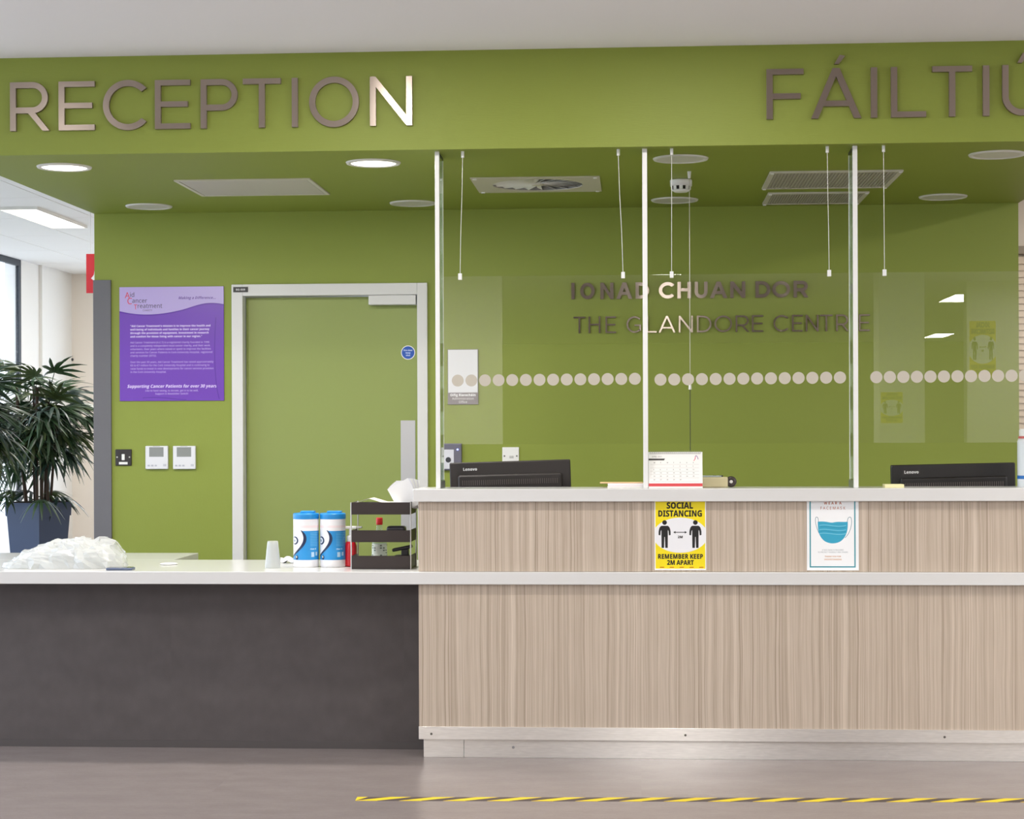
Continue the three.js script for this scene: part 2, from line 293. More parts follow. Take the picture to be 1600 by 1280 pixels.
// ---------------------------------------------------------------- sign letters
function ellPts(cx, cy, rx, ry, a0, a1, n = 28) { const o = []; for (let i = 0; i <= n; i++) { const a = (a0 + (a1 - a0) * i / n) * Math.PI / 180; o.push([cx + rx * Math.cos(a), cy + ry * Math.sin(a)]); } return o; }
const shp = (pts, hole) => { const s = new THREE.Shape(pts.map(([x, y]) => new THREE.Vector2(x, y))); if (hole) s.holes.push(new THREE.Path(hole.map(([x, y]) => new THREE.Vector2(x, y)))); return s; };
const rc = (x0, y0, x1, y1) => shp([[x0, y0], [x1, y0], [x1, y1], [x0, y1]]);
function glyph(ch, w, h, s) {
  const bowl = (y0, y1, ww) => { const r = (y1 - y0) / 2, cx = Math.max(ww - r * 1.02, s + 0.002), rx = ww - cx, cy = (y0 + y1) / 2; return shp([[s, y0], ...ellPts(cx, cy, rx, r, -90, 90)].concat([[s, y1], [s, y1 - s], ...ellPts(cx, cy, rx - s, r - s, 90, -90), [s, y0 + s]])); };
  const v = s * 0.92;
  switch (ch) {
    case 'I': return [rc(0, 0, w, h)];
    case 'L': return [rc(0, 0, s, h), rc(s, 0, w, v)];
    case 'E': return [rc(0, 0, s, h), rc(s, 0, w, v), rc(s, h - v, w, h), rc(s, h * 0.5 - v * 0.45, w * 0.93, h * 0.5 + v * 0.55)];
    case 'F': return [rc(0, 0, s, h), rc(s, h - v, w, h), rc(s, h * 0.45 - v * 0.45, w * 0.92, h * 0.45 + v * 0.55)];
    case 'T': return [rc(0, h - v, w, h), rc(w / 2 - s / 2, 0, w / 2 + s / 2, h - v)];
    case 'H': return [rc(0, 0, s, h), rc(w - s, 0, w, h), rc(s, h * 0.52 - v / 2, w - s, h * 0.52 + v / 2)];
    case 'N': return [shp([[0, 0], [s, 0], [s, h - s * 1.75], [w - s * 0.95, 0], [w, 0], [w, h], [w - s, h], [w - s, s * 1.75], [s * 0.95, h], [0, h]])];
    case 'A': {
      const a = s * 0.56, k = (w / 2 - a) / h, b = 1.14 * s, ap = (w / 2 - b) / k, y0 = h * 0.24, y1 = y0 + v, X = (y) => b + y * k;
      return [shp([[0, 0], [b, 0], [w / 2, ap], [w - b, 0], [w, 0], [w / 2 + a, h], [w / 2 - a, h]]), shp([[X(y0), y0], [w - X(y0), y0], [w - X(y1), y1], [X(y1), y1]])];
    }
    case 'O': return [shp(ellPts(w / 2, h / 2, w / 2, h / 2, 0, 357, 56), ellPts(w / 2, h / 2, w / 2 - s, h / 2 - s, 0, 357, 56))];
    case 'C': { const rx = w / 1.743; return [shp([...ellPts(rx, h / 2, rx, h / 2, 42, 318, 44), ...ellPts(rx, h / 2, rx - s, h / 2 - s, 316, 44, 44)])]; }
    case 'G': { const rx = w / 1.8; return [shp([...ellPts(rx, h / 2, rx, h / 2, 42, 318, 44), ...ellPts(rx, h / 2, rx - s, h / 2 - s, 316, 44, 44)]), rc(w - s, h * 0.12, w, h * 0.5), rc(w * 0.55, h * 0.5 - v, w - s, h * 0.5)]; }
    case 'D': return [rc(0, 0, s, h), bowl(0, h, w)];
    case 'P': return [rc(0, 0, s, h), bowl(h * 0.36, h, w)];
    case 'R': return [rc(0, 0, s, h), bowl(h * 0.36, h, w * 0.96), shp([[w * 0.46, h * 0.36], [w - s * 1.18, 0], [w, 0], [w * 0.46 + s * 1.25, h * 0.36]])];
    case 'U': { const r = w / 2; return [shp([[0, h], ...ellPts(r, r, r, r, 180, 360), [w, h], [w - s, h], ...ellPts(r, r, r - s, r - s, 360, 180), [s, h]])]; }
  }
}
function letter(ch, px0, px1, yTop, yBot, z, s, depth, name, label, group, accent) {
  const a = onZ(px0, yBot, z), b = onZ(px1, yTop, z), c = onZ(px0, yTop, z);
  const w = b.x - a.x, h = c.y - a.y, st = s * h;
  const g = new THREE.ExtrudeGeometry(glyph(ch, w, h, ch === 'I' ? w : st), { depth, bevelEnabled: false, curveSegments: 24 });
  if (!accent) { const m = solo(name, g, name[0] === 's' && name[1] === 'm' ? M.smallLetter : M.letter, label, 'letter', group, [a.x, a.y, z - depth]); return m; }
  const t = thing(name, label, 'letter', [a.x, a.y, z - depth], 0, group);
  part(t, 'letter_body', g, M.letter);
  const [ax0, ay1, ax1, ay0] = accent, p = onZ(ax0, ay1, z), q = onZ(ax1, ay0, z), ww = q.x - p.x;
  const lx = p.x - a.x, ly = p.y - a.y, hy = q.y - a.y;
  part(t, 'accent', new THREE.ExtrudeGeometry(shp([[lx, ly], [lx + ww * 0.42, ly], [lx + ww, hy - 0.004], [lx + ww * 0.5, hy]]), { depth, bevelEnabled: false }), M.letter);
}
{
  const zF = 0.016;
  // x range of each letter in the photograph, turned into metres on the bulkhead face
  const L1 = [['R', 15.7, 77, 'R'], ['E', 91.6, 147.7, 'first E'], ['C', 160.9, 228.5, 'C'], ['E', 242, 297, 'second E'], ['P', 313.5, 370.8, 'P'], ['T', 379.5, 438.5, 'T'], ['I', 455.9, 465, 'I'], ['O', 483, 560.5, 'O'], ['N', 578, 643.8, 'N']];
  for (const [c, x0, x1, n] of L1) { const t = 128.8 - (x0 - 15.7) * 0.0162, b = 205 - (x0 - 15.7) * 0.0147; letter(c, x0, x1, t - (c === 'C' || c === 'O' ? 1 : 0), b + (c === 'C' || c === 'O' ? 1 : 0), zF, 0.122, 0.016, 'steel_letter', 'brushed steel ' + n + ' of the large word RECEPTION', 'letters of the RECEPTION sign'); }
  const L2 = [['F', 1198, 1255.6, 'F'], ['A', 1267.5, 1345.6, 'accented A', [1303.5, 100, 1320.5, 85.5]], ['I', 1361, 1370.6, 'first I'], ['L', 1392.5, 1447, 'L'], ['T', 1457, 1519, 'T'], ['I', 1536, 1546, 'second I'], ['U', 1566.5, 1628, 'accented U', [1590, 98, 1607, 82]]];
  for (const [c, x0, x1, n, ac] of L2) { const t = 108 - (x0 - 1198) * 0.0172, b = 186.3 - (x0 - 1198) * 0.0152; letter(c, x0, x1, t, b, zF, 0.122, 0.016, 'steel_letter', 'brushed steel ' + n + ' of the large word FÁILTIÚ', 'letters of the welcome sign', ac); }
  const zB = ZW + 0.012;
  const L3 = [['I', 892.6, 897.6, 'I of IONAD'], ['O', 906.5, 929, 'O of IONAD'], ['N', 938, 958.5, 'N of IONAD'], ['A', 963, 988, 'A of IONAD'], ['D', 993, 1014, 'D of IONAD'], ['C', 1029.5, 1053.4, 'C of CHUAN'], ['H', 1058.5, 1079.5, 'H of CHUAN'], ['U', 1085.5, 1105.5, 'U of CHUAN'], ['A', 1109, 1136.5, 'A of CHUAN'], ['N', 1141, 1164.5, 'N of CHUAN'], ['D', 1180.5, 1203.5, 'D of DOR'], ['O', 1206.6, 1234.5, 'O of DOR'], ['R', 1240, 1263, 'R of DOR']];
  for (const [c, x0, x1, n] of L3) letter(c, x0, x1, 442.2 - (x0 - 892) * 0.0095, 467.8 - (x0 - 892) * 0.0085, zB, 0.205, 0.012, 'small_steel_letter', 'small bold steel ' + n + ' on the green wall', 'letters of the upper small line');
  const L4 = [['T', 896, 914.5, 'T of THE'], ['H', 919.6, 938, 'H of THE'], ['E', 946, 962.4, 'E of THE'], ['G', 979, 1001.5, 'G of GLANDORE'], ['L', 1010, 1026, 'L of GLANDORE'], ['A', 1029, 1055.3, 'A of GLANDORE'], ['N', 1060.6, 1082.5, 'N of GLANDORE'], ['D', 1089, 1111.6, 'D of GLANDORE'], ['O', 1116.4, 1143.7, 'O of GLANDORE'], ['R', 1149.5, 1170.5, 'R of GLANDORE'], ['E', 1174.8, 1192.6, 'E of GLANDORE'], ['C', 1208.5, 1231.8, 'C of CENTRE'], ['E', 1237.5, 1254, 'first E of CENTRE'], ['N', 1259, 1279, 'N of CENTRE'], ['T', 1281.5, 1301, 'T of CENTRE'], ['R', 1306.5, 1326, 'R of CENTRE'], ['E', 1342, 1359, 'second E of CENTRE']];
  for (const [c, x0, x1, n] of L4) letter(c, x0, x1, 495 - (x0 - 896) * 0.0085, 520.8 - (x0 - 896) * 0.0078, zB, 0.1, 0.012, 'small_steel_letter', 'small thin steel ' + n + ' on the green wall', 'letters of the lower small line');
}

// ---------------------------------------------------------------- soffit fittings
function corners(a) { const q = a.map(([x, y]) => onY(x, y, SOF)); return [(q[0].x + q[2].x) / 2, (q[1].x + q[3].x) / 2, (q[2].z + q[3].z) / 2, (q[0].z + q[1].z) / 2]; }
{
  const [x0, x1, z0, z1] = corners([[267, 280.5], [485, 279], [318, 305], [516, 303]]);
  const t = thing('access_panel', 'plain cream access hatch in the soffit between the downlights', 'ceiling panel', [(x0 + x1) / 2, SOF, (z0 + z1) / 2]);
  const w = (x1 - x0) / 2, d = (z1 - z0) / 2;
  part(t, 'hatch_frame', merge([span(-w, w, -0.006, 0, -d, -d + 0.018), span(-w, w, -0.006, 0, d - 0.018, d), span(-w, -w + 0.018, -0.006, 0, -d + 0.018, d - 0.018), span(w - 0.018, w, -0.006, 0, -d + 0.018, d - 0.018)]), S(0xd2cdbd, 0.5));
  part(t, 'hatch_leaf', rspan(-w + 0.021, w - 0.021, -0.005, 0, -d + 0.021, d - 0.021, 0.001), S(0xc6c0b4, 0.5));
}
{
  const [x0, x1, z0, z1] = corners([[733, 277.5], [935, 275], [750, 300], [942, 298]]);
  const t = thing('swirl_diffuser', 'square air diffuser with radial swirl vanes in the soffit', 'air diffuser', [DIFX, SOF, DIFZ]);
  const w = (x1 - x0) / 2, d = (z1 - z0) / 2, R = DIFR, pm = S(0xcac4b2, 0.45);
  part(t, 'face_plate', new THREE.ExtrudeGeometry(shp([[-w, -d], [w, -d], [w, d], [-w, d]], ellPts(0, 0, R - 0.004, R - 0.004, 0, 354, 60)), { depth: 0.005, bevelEnabled: false }).rotateX(Math.PI / 2), pm);
  part(t, 'duct_box', lathe([[R - 0.001, 0.001], [R - 0.001, 0.3], [0, 0.3]], 48), S(0xa3a39f, 0.5, { metalness: 0.3, side: THREE.DoubleSide }));
  part(t, 'hub', cyl(0.028, 0.028, 0.02, 24), pm, [0, 0.004, 0]);
  const vg = box(R - 0.034, 0.0016, 0.027).translate((R + 0.026) / 2, 0, 0);
  for (let i = 0; i < 20; i++) { const v = part(t, 'vane', vg, M.trimWhite, [0, 0.006, 0]); v.rotation.set(0, i / 20 * Math.PI * 2, 0); v.rotateX(0.42); }
  for (const [sx, sz] of [[-1, -1], [1, -1], [-1, 1], [1, 1]]) part(t, 'screw_cap', cyl(0.009, 0.009, 0.004, 16), M.whitePlastic, [sx * (w - 0.02), -0.007, sz * (d - 0.02)]);
}
{
  const defs = [[[[1201, 268], [1408, 265], [1192, 294], [1390, 291]], 'framed grey return air grille in the soffit, the larger nearer one'], [[[1198, 301], [1356, 299], [1193, 318], [1345, 316]], 'framed grey ceiling grille close to the back wall, the smaller one']];
  for (const [c, label] of defs) {
    const [x0, x1, z0, z1] = corners(c), w = (x1 - x0) / 2, d = (z1 - z0) / 2;
    const t = thing('ceiling_grille', label, 'air grille', [(x0 + x1) / 2, SOF, (z0 + z1) / 2], 0, 'ceiling grilles');
    part(t, 'grille_frame', merge([span(-w, w, -0.008, 0, -d, -d + 0.022), span(-w, w, -0.008, 0, d - 0.022, d), span(-w, -w + 0.022, -0.008, 0, -d + 0.022, d - 0.022), span(w - 0.022, w, -0.008, 0, -d + 0.022, d - 0.022)]), S(0xcdc8ba, 0.5));
    part(t, 'grille_backing', span(-w + 0.022, w - 0.022, -0.002, 0, -d + 0.022, d - 0.022), S(0xaaa49a, 0.7));
    const n = 36, bars = []; for (let i = 0; i < n; i++) { const x = -w + 0.03 + (2 * w - 0.06) * i / (n - 1); bars.push(span(x - 0.0035, x + 0.0035, -0.006, -0.002, -d + 0.022, d - 0.022)); }
    part(t, 'grille_bars', merge(bars), S(0xb5afa5, 0.5)).userData.kind = 'stuff';
    for (const [sx, sz] of [[-1, -1], [1, -1], [-1, 1], [1, 1]]) part(t, 'screw_cap', cyl(0.008, 0.008, 0.004, 16), M.whitePlastic, [sx * (w - 0.011), -0.01, sz * (d - 0.011)]);
  }
}
{ // smoke detector
  const p = onY(1064, 281, SOF), t = thing('smoke_detector', 'white smoke detector with dark vents under the soffit', 'smoke detector', [p.x, SOF, p.z]);
  part(t, 'base', lathe([[0, -0.03], [0.05, -0.03], [0.051, -0.004], [0.048, 0], [0, 0]], 40), M.whitePlastic);
  part(t, 'vent_ring', lathe([[0, -0.046], [0.041, -0.046], [0.043, -0.03], [0, -0.03]], 40), S(0x191919, 0.7));
  const rib = box(0.016, 0.016, 0.004); for (let i = 0; i < 9; i++) { const a = i / 9 * Math.PI * 2 + 0.2; const r = part(t, 'rib', rib, M.whitePlastic, [Math.cos(a) * 0.043, -0.038, Math.sin(a) * 0.043]); r.rotation.y = Math.PI / 2 - a; }
  part(t, 'cap', lathe([[0, -0.058], [0.03, -0.057], [0.041, -0.05], [0.041, -0.046], [0, -0.046]], 40), M.whitePlastic);
}
{ // cord dropping behind the middle screen
  const p = onY(1077, 268, SOF), e = onZ(1079, 704, p.z), j = onZ(1078.5, 603, p.z);
  const t = thing('pull_cord', 'thin pull cord hanging from the soffit beside the smoke detector', 'cord', [p.x, SOF, p.z]);
  part(t, 'ceiling_boss', lathe([[0, -0.03], [0.006, -0.03], [0.009, 0], [0, 0]], 20), M.whitePlastic);
  part(t, 'cord', span(-0.0011, 0.0011, j.y - SOF, -0.028, -0.0011, 0.0011), M.wire);
  part(t, 'connector', lathe([[0, -0.018], [0.007, -0.016], [0.005, 0.012], [0, 0.014]], 16), M.whitePlastic, [0, j.y - SOF, 0]);
  part(t, 'lower_cord', span(-0.0016, 0.0016, e.y - 0.06 - SOF, j.y - SOF - 0.015, -0.0016, 0.0016), S(0x3b3f35, 0.7));
  part(t, 'pull_weight', lathe([[0, -0.03], [0.009, -0.028], [0.006, 0], [0, 0]], 16), M.whitePlastic, [0, e.y - 0.06 - SOF, 0]);
}

// ---------------------------------------------------------------- screens on the counter
const ZS = -0.05, postX = [[678.6, 685.6, 682, 688.4], [1003.2, 1011, 1005.5, 1013], [1331.6, 1339, 1335, 1342.2]].map(([a, b, c, d]) => [(onZ(a, 240, ZS).x + onZ(c, 762, ZS).x) / 2, (onZ(b, 240, ZS).x + onZ(d, 762, ZS).x) / 2]);
postX.forEach(([x0, x1], i) => {
  const t = thing('screen_post', ['white screen post at the left end of the counter ledge', 'white screen post beside the desk calendar', 'white screen post behind the face mask notice'][i], 'post', [(x0 + x1) / 2, LEDGE, ZS], 0, 'screen posts on the counter');
  const w = (x1 - x0) / 2, H = SOF - LEDGE;
  part(t, 'post', rspan(-w, w, 0, H, -0.02, 0, 0.002), M.alu);
  part(t, 'glass_fin', span(-0.004, 0.004, 0.03, H - 0.012, -0.19, -0.02), M.finGlass);
  part(t, 'rear_edge', rspan(-0.005, 0.005, 0.03, H - 0.012, -0.2, -0.19, 0.001), S(0xf0f1ee, 0.3));
  part(t, 'top_clamp', span(-w * 0.6, w * 0.6, H - 0.012, H, -0.2, -0.02), S(0x3d4227, 0.6));
  part(t, 'base_clamp', rspan(-0.009, 0.009, 0, 0.03, -0.2, -0.02, 0.002), S(0x8d918a, 0.35, { metalness: 0.6 }));
});
{
  const yT = onZ(850, 430.5, ZS).y, yB = onZ(850, 694, ZS).y;
  const rg = new THREE.CircleGeometry(0.0245, 40);
  const pr = [
    [postX[0][1] + 0.012, postX[1][0] - 0.006, [715.2, 992, 14, 594.8, 592], [[722.5, 718.5], [966, 973.5]], 'first clear hanging screen, left of the calendar post'],
    [postX[1][1] + 0.006, postX[2][0] - 0.02, [1032, 1312.5, 14, 593.3, 590], [[1049.5, 1049.5], [1293, 1296]], 'second clear hanging screen, above the desk calendar'],
    [postX[2][1] + 0.006, postX[2][1] + 0.83, [1369.3, 1644, 14, 589.5, 586.5], [[1381, 1382.5], [1640, 1640]], 'third clear hanging screen, above the right computer'],
  ];
  const side = ['left', 'right'];
  pr.forEach(([x0, x1, [d0, d1, n, y0, y1], wires, label], i) => {
    const t = thing('hanging_screen', label + ' with a row of frosted dots', 'screen', [(x0 + x1) / 2, yB, ZS], 0, 'hanging acrylic screens');
    const cx = (x0 + x1) / 2;
    part(t, 'acrylic_pane', span(x0 - cx, x1 - cx, 0, yT - yB, -0.013, -0.008), M.glass);
    for (let k = 0; k < n; k++) { const f = k / (n - 1), p = onZ(d0 + (d1 - d0) * f, y0 + (y1 - y0) * f, ZS - 0.007); part(t, 'frosted_dot', rg, M.dot, [p.x - cx, p.y - yB, -0.0072]); }
    wires.forEach(([pt, pb], k) => {
      const top = onZ(pt, 236, ZS), bot = onZ(pb, 428, ZS), c = thing('suspension_wire', ['left', 'right'][k] + ' steel wire holding the ' + ['first', 'second', 'third'][i] + ' hanging screen, clamps at both ends', 'wire', [top.x, SOF, ZS - 0.0105], 0, 'screen suspension wires');
      part(c, 'ceiling_fitting', lathe([[0, -0.026], [0.0065, -0.026], [0.0065, 0], [0, 0]], 20), M.whitePlastic);
      const curve = new THREE.CatmullRomCurve3([new THREE.Vector3(0, -0.02, 0), new THREE.Vector3((bot.x - top.x) * 0.25, (bot.y - SOF) * 0.33, 0), new THREE.Vector3((bot.x - top.x) * 0.7, (bot.y - SOF) * 0.66, 0), new THREE.Vector3(bot.x - top.x, yT - SOF, 0)]);
      part(c, 'wire', new THREE.TubeGeometry(curve, 20, 0.0012, 8), M.wire);
      part(c, 'pane_clamp', merge([rspan(-0.0075, 0.0075, -0.014, 0.012, 0.003, 0.007, 0.001), rspan(-0.0075, 0.0075, -0.014, 0.012, -0.007, -0.003, 0.001), rspan(-0.0075, 0.0075, 0.0005, 0.012, -0.003, 0.003, 0.0005)]), M.alu, [bot.x - top.x, yT - SOF, 0]);
    });
  });
}

// ---------------------------------------------------------------- notices
function notice(name, label, category, x0, x1, y0, y1, z, tex, thick = 0.002, rough = 0.45, edge = 0xf4f4f2) {
  const t = thing(name, label, category, [(x0 + x1) / 2, y0, z]);
  part(t, 'board', box(x1 - x0, y1 - y0, thick), S(edge, 0.6), [0, (y1 - y0) / 2, thick / 2]);
  const p = part(t, 'print', new THREE.PlaneGeometry(x1 - x0 - 0.0006, y1 - y0 - 0.0006), S(0xffffff, rough, { map: tex }), [0, (y1 - y0) / 2, thick + 0.0004]);
  return t;
}
{ // purple charity board
  const a = onZ(187, 449, ZW), b = onZ(350.5, 626, ZW);
  notice('charity_board', 'purple charity board with lavender wave header on the green wall', 'poster', a.x, b.x, b.y, a.y, ZW, canvasTex(1000, 1100, (g, w, h) => {
    g.fillStyle = '#7040b4'; g.fillRect(0, 0, w, h);
    g.fillStyle = '#b7a6dc'; g.beginPath(); g.moveTo(0, 0); g.lineTo(w, 0); g.lineTo(w, 172); g.bezierCurveTo(800, 130, 720, 200, 560, 232); g.bezierCurveTo(380, 272, 200, 282, 0, 232); g.closePath(); g.fill();
    g.strokeStyle = '#5d2f9f'; g.lineWidth = 12; g.beginPath(); g.moveTo(w, 178); g.bezierCurveTo(800, 136, 720, 206, 560, 238); g.bezierCurveTo(380, 278, 200, 288, 0, 238); g.stroke();
    const word = (c, rest, x, y, f1, f2) => { g.textAlign = 'left'; g.font = f1 + 'px sans-serif'; g.fillStyle = '#d8404e'; g.fillText(c, x, y + 12); const ww = g.measureText(c).width; g.font = f2 + 'px sans-serif'; g.fillStyle = '#4f4358'; g.fillText(rest, x + ww - 2, y); };
    word('A', 'id', 52, 94, 78, 58); word('C', 'ancer', 72, 152, 84, 58); word('T', 'reatment', 138, 203, 66, 58);
    g.font = '24px sans-serif'; g.fillStyle = '#5c4f68'; g.fillText('CHARITY', 222, 234);
    g.font = 'italic bold 34px sans-serif'; g.fillStyle = '#5a3a94'; g.fillText('Making a Difference...', 565, 120);
    g.fillStyle = '#eadcf8'; g.font = 'bold 26px sans-serif';
    ['"Aid Cancer Treatment\'s mission is to improve the health and', 'well-being of individuals and families in their cancer journey', 'through the provision of equipment, investment in research', 'and comfort for those living with cancer in our region."'].forEach((s, i) => g.fillText(s, 102, 386 + i * 34, 780));
    g.fillStyle = '#c9b2e8'; g.font = '25px sans-serif';
    ['Aid Cancer Treatment (A.C.T) is a registered charity founded in 1990', 'and is a completely independent local cancer charity, and their work', 'volunteers. Over years where raised or spent to improve the facilities', 'and services for Cancer Patients in Cork University Hospital, registered', 'charity number 20732.'].forEach((s, i) => g.fillText(s, 102, 545 + i * 32, 830));
    ['Over the past 30 years, Aid Cancer Treatment has raised approximately', '€6 to €7 million for the Cork University Hospital and is continuing to', 'raise funds to invest in new developments for cancer services provision', 'in the Cork University Hospital.'].forEach((s, i) => g.fillText(s, 102, 734 + i * 32, 830));
    g.fillStyle = '#e6d6f8'; g.font = 'italic bold 42px sans-serif'; g.textAlign = 'center'; g.fillText('Supporting Cancer Patients for over 30 years', 500, 974, 860);
    g.font = '24px sans-serif'; g.fillStyle = '#cdb8ea'; g.fillText('Like to fund raising, to donate, get in to be well,', 500, 1010); g.fillText('Support in Newsletter Switch!', 500, 1040);
    g.strokeStyle = '#5d33a0'; g.lineWidth = 9; g.beginPath(); g.moveTo(925, 300); g.bezierCurveTo(905, 600, 905, 900, 955, 1085); g.stroke(); g.beginPath(); g.moveTo(220, 1072); g.bezierCurveTo(420, 1055, 560, 1095, 640, 1090); g.stroke();
  }), 0.006, 0.26, 0x6b3fae);
}
let distTex;
{ // social distancing poster
  const z = ZP, a = onZ(1022.5, 785, z), b = onZ(1103.5, 891, z);
  notice('distancing_poster', 'yellow and white social distancing poster on the wood panel', 'poster', a.x, b.x, b.y, b.y + 0.2865, z, distTex = canvasTex(600, 818, (g, w, h) => {
    g.fillStyle = '#f4f4f4'; g.fillRect(0, 0, w, h); g.fillStyle = '#f2dc10'; g.fillRect(10, 10, w - 20, h - 26);
    g.save(); g.beginPath(); g.rect(10, 10, w - 20, h - 26); g.clip(); g.fillStyle = '#ebebee'; g.beginPath(); g.ellipse(300, 412, 318, 205, 0, 0, 7); g.fill(); g.restore();
    g.fillStyle = '#141414'; g.textAlign = 'center';
    const cond = (s, x, y, px, wd) => { g.save(); g.font = 'bold ' + px + 'px sans-serif'; const m = g.measureText(s).width; g.translate(x, y); g.scale(wd / m, 1); g.fillText(s, 0, 0); g.lineWidth = px * 0.05; g.strokeStyle = '#141414'; g.strokeText(s, 0, 0); g.restore(); };
    cond('SOCIAL', 295, 100, 96, 310); cond('DISTANCING', 298, 193, 96, 520); cond('REMEMBER KEEP', 300, 686, 74, 530); cond('2M APART', 300, 757, 74, 312); cond('2M', 300, 446, 38, 60);
    for (const cx of [117, 476]) {
      g.beginPath(); g.arc(cx, 264, 27, 0, 7); g.fill();
      g.beginPath(); g.moveTo(cx - 32, 302); g.lineTo(cx + 32, 302); g.quadraticCurveTo(cx + 62, 306, cx + 70, 372); g.lineTo(cx + 70, 410); g.lineTo(cx + 50, 414); g.lineTo(cx + 46, 366); g.lineTo(cx + 38, 350); g.lineTo(cx + 36, 560); g.lineTo(cx + 7, 560); g.lineTo(cx + 3, 432); g.lineTo(cx - 3, 432); g.lineTo(cx - 7, 560); g.lineTo(cx - 36, 560); g.lineTo(cx - 38, 350); g.lineTo(cx - 46, 366); g.lineTo(cx - 50, 414); g.lineTo(cx - 70, 410); g.lineTo(cx - 70, 372); g.quadraticCurveTo(cx - 62, 306, cx - 32, 302); g.fill();
    }
    g.fillRect(236, 374, 124, 9); g.beginPath(); g.moveTo(218, 378); g.lineTo(244, 364); g.lineTo(244, 393); g.fill(); g.beginPath(); g.moveTo(378, 378); g.lineTo(352, 364); g.lineTo(352, 393); g.fill();
    g.fillStyle = '#b03818'; for (let i = 0; i < 5; i++) { g.beginPath(); const x = 55 + i * 115; g.moveTo(x, 790); g.lineTo(x + 50, 790); g.lineTo(x + 58, 782); g.lineTo(x + 8, 782); g.fill(); }
  }), 0.001);
}
{ // notices opposite the counter, mirrored in the screens
  const t1 = notice('distancing_poster', 'yellow distancing notice on the white pillar opposite the counter', 'poster', 2.24, 2.45, 1.42, 1.72, 10, distTex, 0.001); t1.rotation.y = Math.PI; t1.position.z = 9.999;
  const t2 = notice('distancing_poster', 'tall yellow distancing banner on the far passage wall', 'poster', 3.4, 3.68, 1.9, 2.5, 12, distTex, 0.001); t2.rotation.y = Math.PI; t2.position.z = 11.999;
}
{ // face mask poster
  const z = ZP, a = onZ(1260.5, 785, z), b = onZ(1342, 891.5, z);
  notice('facemask_poster', 'white notice with a teal border and a blue face mask', 'poster', a.x, b.x, b.y, b.y + 0.2865, z, canvasTex(600, 818, (g, w, h) => {
    g.fillStyle = '#f3f4f5'; g.fillRect(0, 0, w, h); g.strokeStyle = '#3f93a0'; g.lineWidth = 15; g.strokeRect(38, -40, w - 82, h);
    g.textAlign = 'center'; g.fillStyle = '#b0552c'; g.font = 'bold 44px sans-serif'; g.fillText('W E A R  A', 300, 54, 205); g.font = '46px sans-serif'; g.fillText('F A C E M A S K', 300, 112, 290); g.translate(0, -38);
    g.strokeStyle = '#3d6f86'; g.lineWidth = 5; g.beginPath(); g.moveTo(165, 460); g.bezierCurveTo(110, 400, 80, 240, 112, 238); g.bezierCurveTo(140, 236, 128, 300, 138, 330); g.stroke(); g.beginPath(); g.moveTo(440, 480); g.bezierCurveTo(530, 400, 530, 240, 500, 238); g.bezierCurveTo(466, 238, 470, 300, 462, 330); g.stroke();
    g.fillStyle = '#33a3c4'; g.beginPath(); g.moveTo(126, 292); g.bezierCurveTo(220, 282, 260, 306, 300, 302); g.bezierCurveTo(370, 286, 420, 300, 474, 292); g.bezierCurveTo(480, 420, 440, 490, 380, 525); g.bezierCurveTo(320, 552, 260, 548, 210, 520); g.bezierCurveTo(140, 470, 125, 400, 126, 292); g.fill();
    g.strokeStyle = '#7cc8de'; g.lineWidth = 7; for (const y of [335, 385, 430]) { g.beginPath(); g.moveTo(145, y); g.bezierCurveTo(240, y - 22, 340, y + 30, 455, y); g.stroke(); }
    g.strokeStyle = '#1f86a8'; g.lineWidth = 5; for (const y of [355, 405]) { g.beginPath(); g.moveTo(150, y); g.bezierCurveTo(240, y - 22, 340, y + 30, 450, y); g.stroke(); }
    g.fillStyle = '#8e989c'; g.font = '21px sans-serif'; g.fillText('A FACE MASK IS REQUIRED', 300, 628); g.fillText('TO PROTECT YOURSELF AND OTHERS', 300, 654, 380);
    g.fillStyle = '#c98f64'; g.font = 'bold 24px sans-serif'; g.fillText('THANK YOU FOR', 300, 704); g.fillText('UNDERSTANDING', 300, 738);
  }), 0.001);
}
{ // room sign with blank paper, beside the door
  const a = onZ(699.5, 546, ZW), m = onZ(747.5, 613.5, ZW), b = onZ(747.5, 632, ZW);
  const t = thing('office_sign', 'wall sign with blank white sheet above a grey office name strip', 'sign', [(a.x + b.x) / 2, b.y, ZW]);
  const w = b.x - a.x, h = a.y - b.y, k = m.y - b.y;
  part(t, 'backing', rspan(-w / 2, w / 2, 0, h, 0, 0.008, 0.001), S(0x8d8786, 0.5));
  part(t, 'white_sheet', span(-w / 2 + 0.003, w / 2 - 0.003, k, h - 0.003, 0.008, 0.0092), S(0xe6e6e8, 0.5));
  part(t, 'name_strip', new THREE.PlaneGeometry(w - 0.004, k - 0.002), S(0xffffff, 0.5, { map: canvasTex(256, 100, (g, W, H) => { g.fillStyle = '#8b8384'; g.fillRect(0, 0, W, H); g.fillStyle = '#ffffff'; g.textAlign = 'center'; g.font = 'bold 30px sans-serif'; g.fillText('Oifig Riaracháin', 128, 30, 220); g.font = '28px sans-serif'; g.fillStyle = '#e3dfdf'; g.fillText('Administration', 128, 60); g.fillText('Office', 128, 90); }) }), [0, k / 2, 0.0088]);
}
